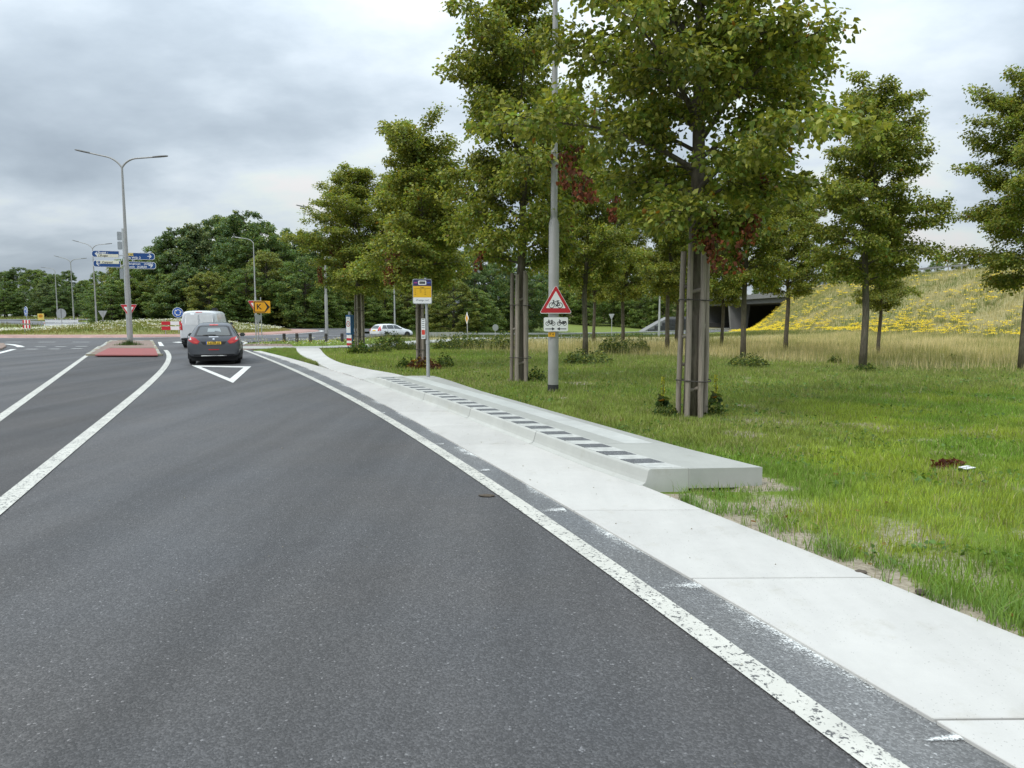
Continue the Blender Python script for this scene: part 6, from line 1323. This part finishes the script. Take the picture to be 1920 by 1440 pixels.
decal('plate_band', bv, [(-.24, .70), (-.215, .70), (-.215, .795), (-.24, .795)], 'y+', MAT['blue_sign'], hb, .018)
decal('emblem', bv, [(-.03, .86), (.03, .86), (.035, .90), (.0, .925), (-.035, .90)], 'y+', MAT['chrome'], hb, .012); decal('handle_strip', bv, [(-.16, .95), (.16, .95), (.15, .972), (-.15, .972)], 'y+', MAT['chrome'], hb, .014)
decal('reflector', bv, [(-.16, .505), (.16, .505), (.18, .535), (-.18, .535)], 'y+', MAT['reflector_red'], hb, .010); decal('rear_skirt', bv, [(-.62, .27), (.62, .27), (.66, .36), (-.66, .36)], 'y+', MAT['car_trim'], hb, .010)
MB().box((0, 2.0, .20), (1.5, 3.5, .16)).build('underbody_shade', MAT['rubber'], hb); decal('skid_plate', bv, [(-.42, .30), (.42, .30), (.40, .325), (-.40, .325)], 'y+', MAT['chrome'], hb, .016)  # dark box added below the body to deepen the contact shadow
MB().tube([(-.36, .02, 1.02), (-.1, -.03, 1.035), (.08, -.035, 1.02)], [.008, .014, .02], 6).build('wiper', MAT['car_trim'], hb, loc=(0, .10, 0)); MB().tube([(0, .62, 1.44), (0, .50, 1.62)], [.008, .004], 5).build('aerial', MAT['car_trim'], hb)
for sg, ax in ((1, 'x-'), (-1, 'x+')):
    decal('side_window', bv, [(.62, .99), (1.25, .97), (1.25, 1.33), (.95, 1.33), (.75, 1.25)], ax, MAT['glass_dark'], hb, .008); decal('side_window', bv, [(1.32, .97), (2.15, .95), (2.35, .97), (1.85, 1.30), (1.32, 1.34)], ax, MAT['glass_dark'], hb, .008)
    mirror_part(hb, sg * .80, 2.25, .98, 'paint_grey', sg)
    for y_ in (.68, 3.2): wheel(hb, sg * .745, y_, .31, .20); arch(hb, sg * .862, y_, .31)
decal('windscreen', bv, [(-.5, 1.0), (.5, 1.0), (.42, 1.34), (-.42, 1.34)], 'y-', MAT['glass_dark'], hb, .008)

# silver van
vx, vy = ray(375.5, 37.2); vn = thing('delivery_van', 'silver-white delivery van ahead of the dark hatchback', 'van', (vx, vy, .012), R(13))
def vsec(zb, w, zt, wt): return [(0, zb), (w * .85, zb), (w, zb + .08), (w * 1.01, .7), (w * 1.0, 1.0), (w * .97, 1.15), (wt * 1.02, zt - .10), (wt * .86, zt), (0, zt + .02)]
V1 = [(.0, vsec(.42, .88, 1.72, .70)), (.04, vsec(.36, .95, 1.90, .78)), (.12, vsec(.33, .97, 1.94, .80)), (.6, vsec(.32, .975, 1.95, .81)), (2.5, vsec(.32, .975, 1.96, .81)), (3.3, vsec(.32, .975, 1.92, .80)), (3.9, vsec(.32, .97, 1.45, .78)), (4.2, vsec(.32, .95, 1.22, .80)), (4.8, vsec(.34, .86, 1.0, .70)), (4.9, vsec(.4, .7, .8, .6))]
me_ = smooth_loft(V1); bv = bvh_of(me_); put('body', me_, MAT['paint_silver'], vn)
for sg in (-1, 1):
    q = [(.02, .55), (.80, .55), (.80, 1.15), (.70, 1.83), (.02, 1.83)]; q = q if sg > 0 else sym(q); decal('rear_door', bv, q, 'y+', MAT['paint_silver'], vn, .012)
    q = [(.05, 1.22), (.70, 1.22), (.63, 1.75), (.05, 1.75)]; q = q if sg > 0 else sym(q); decal('door_panel', bv, q, 'y+', MAT['paint_white'], vn, .018)
    q = [(.82, .95), (.93, .95), (.93, 1.32), (.83, 1.32)]; q = q if sg > 0 else sym(q); decal('tail_light', bv, q, 'y+', MAT['lamp_red'], vn, .014)
    mirror_part(vn, sg * .96, 3.6, 1.25, 'car_trim', sg)
    for y_ in (.85, 3.95): wheel(vn, sg * .85, y_, .33, .22); arch(vn, sg * .978, y_, .33)
    ax = 'x-' if sg > 0 else 'x+'; decal('side_window', bv, [(2.75, 1.15), (3.55, 1.15), (3.75, 1.25), (3.3, 1.72), (2.75, 1.75)], ax, MAT['glass_dark'], vn, .008); decal('side_trim', bv, [(1.3, .60), (3.4, .60), (3.4, .68), (1.3, .68)], ax, MAT['car_trim'], vn, .01)
decal('high_brake_light', bv, [(-.16, 1.86), (.16, 1.86), (.16, 1.89), (-.16, 1.89)], 'y+', MAT['lamp_lit'], vn, .014); decal('bumper', bv, [(-.9, .36), (.9, .36), (.9, .53), (-.9, .53)], 'y+', MAT['car_trim'], vn, .03)
decal('windscreen', bv, [(-.66, 1.2), (.66, 1.2), (.58, 1.8), (-.58, 1.8)], 'y-', MAT['glass_dark'], vn, .008)
MB().box((0, 2.4, .28), (1.6, 4.3, .2)).build('underbody_shade', MAT['rubber'], vn); MB().box((.42, 2.2, 2.02), (.26, .5, .2)).build('roof_unit', MAT['car_trim'], vn, bevel=.04)  # dark box under the van is added to block sky light there

# white estate car on the side road
ex, ey = ray(702, 75.5); ec = thing('estate_car', 'white estate car on the side road behind the weeds', 'car', (ex, ey, -.70), R(-42))
ec.location.z = gz(ex, ey) + .03
def es(zb, ws, wm, zbelt, wbelt, wr, zr, zt): return sec(zb, ws, wm, zbelt, wbelt, wr, zr, zt)
E1 = [(.0, es(.34, .74, .80, .72, .78, .70, .76, .78)), (.05, es(.30, .82, .88, .92, .86, .70, .98, 1.0)), (.14, es(.27, .86, .91, .98, .86, .64, 1.12, 1.15)), (.38, es(.25, .87, .92, 1.0, .86, .60, 1.38, 1.43)), (.7, es(.24, .87, .92, 1.0, .85, .60, 1.45, 1.51)), (1.6, es(.23, .87, .92, .98, .85, .61, 1.48, 1.54)), (2.5, es(.23, .87, .915, .96, .845, .60, 1.45, 1.51)), (3.2, es(.23, .87, .91, .95, .83, .64, 1.18, 1.22)), (3.55, es(.23, .87, .905, .93, .82, .70, .98, 1.0)), (4.3, es(.24, .84, .88, .84, .76, .66, .88, .90)), (4.72, es(.27, .74, .78, .68, .66, .55, .72, .74)), (4.8, es(.32, .62, .64, .58, .52, .4, .62, .64))]
me_ = smooth_loft(E1); bv = bvh_of(me_); put('body', me_, MAT['paint_white'], ec)
decal('rear_window', bv, [(-.58, 1.04), (.58, 1.04), (.50, 1.38), (-.50, 1.38)], 'y+', MAT['glass_dark'], ec, .010)
for sg, ax in ((1, 'x-'), (-1, 'x+')):
    for pts in ([(.42, 1.04), (1.10, 1.03), (1.10, 1.41), (.72, 1.41)], [(1.16, 1.03), (2.02, 1.01), (2.02, 1.43), (1.16, 1.42)], [(2.08, 1.01), (2.9, .99), (3.05, 1.02), (2.5, 1.38), (2.08, 1.43)]): decal('side_window', bv, pts, ax, MAT['glass_dark'], ec, .010)
    for z in (.42,): decal('sill_trim', bv, [(1.2, .30), (3.5, .30), (3.5, .38), (1.2, .38)], ax, MAT['sign_back'], ec, .01)
    decal('door_seam', bv, [(2.04, .45), (2.055, .45), (2.055, 1.0), (2.04, 1.0)], ax, MAT['car_trim'], ec, .009); decal('door_seam', bv, [(1.12, .6), (1.135, .6), (1.135, 1.0), (1.12, 1.0)], ax, MAT['car_trim'], ec, .009)
    q = [(.62, .80), (.84, .80), (.86, 1.02), (.74, 1.06), (.66, 1.40), (.60, 1.40)]; q = q if sg > 0 else sym(q); decal('tail_light', bv, q, 'y+', MAT['lamp_red'], ec, .016)
    decal('tail_light_side', bv, [(.02, .82), (.26, .84), (.30, 1.0), (.34, 1.36), (.26, 1.36), (.12, 1.05)], ax, MAT['lamp_red'], ec, .012)
    mirror_part(ec, sg * .86, 2.95, 1.05, 'paint_white', sg)
    for y_ in (.98, 3.78): wheel(ec, sg * .815, y_, .325, .21); arch(ec, sg * .916, y_, .325)
MB().box((0, 2.4, .22), (1.6, 4.2, .16)).build('underbody_shade', MAT['rubber'], ec); decal('number_plate', bv, [(-.26, .78), (.26, .78), (.26, .89), (-.26, .89)], 'y+', MAT['plate_yellow'], ec, .014); decal('rear_skirt', bv, [(-.7, .32), (.7, .32), (.72, .46), (-.72, .46)], 'y+', MAT['car_trim'], ec, .012)  # the box beneath is added to darken the ground under the car
decal('windscreen', bv, [(-.55, 1.05), (.55, 1.05), (.48, 1.42), (-.48, 1.42)], 'y-', MAT['glass_dark'], ec, .008)
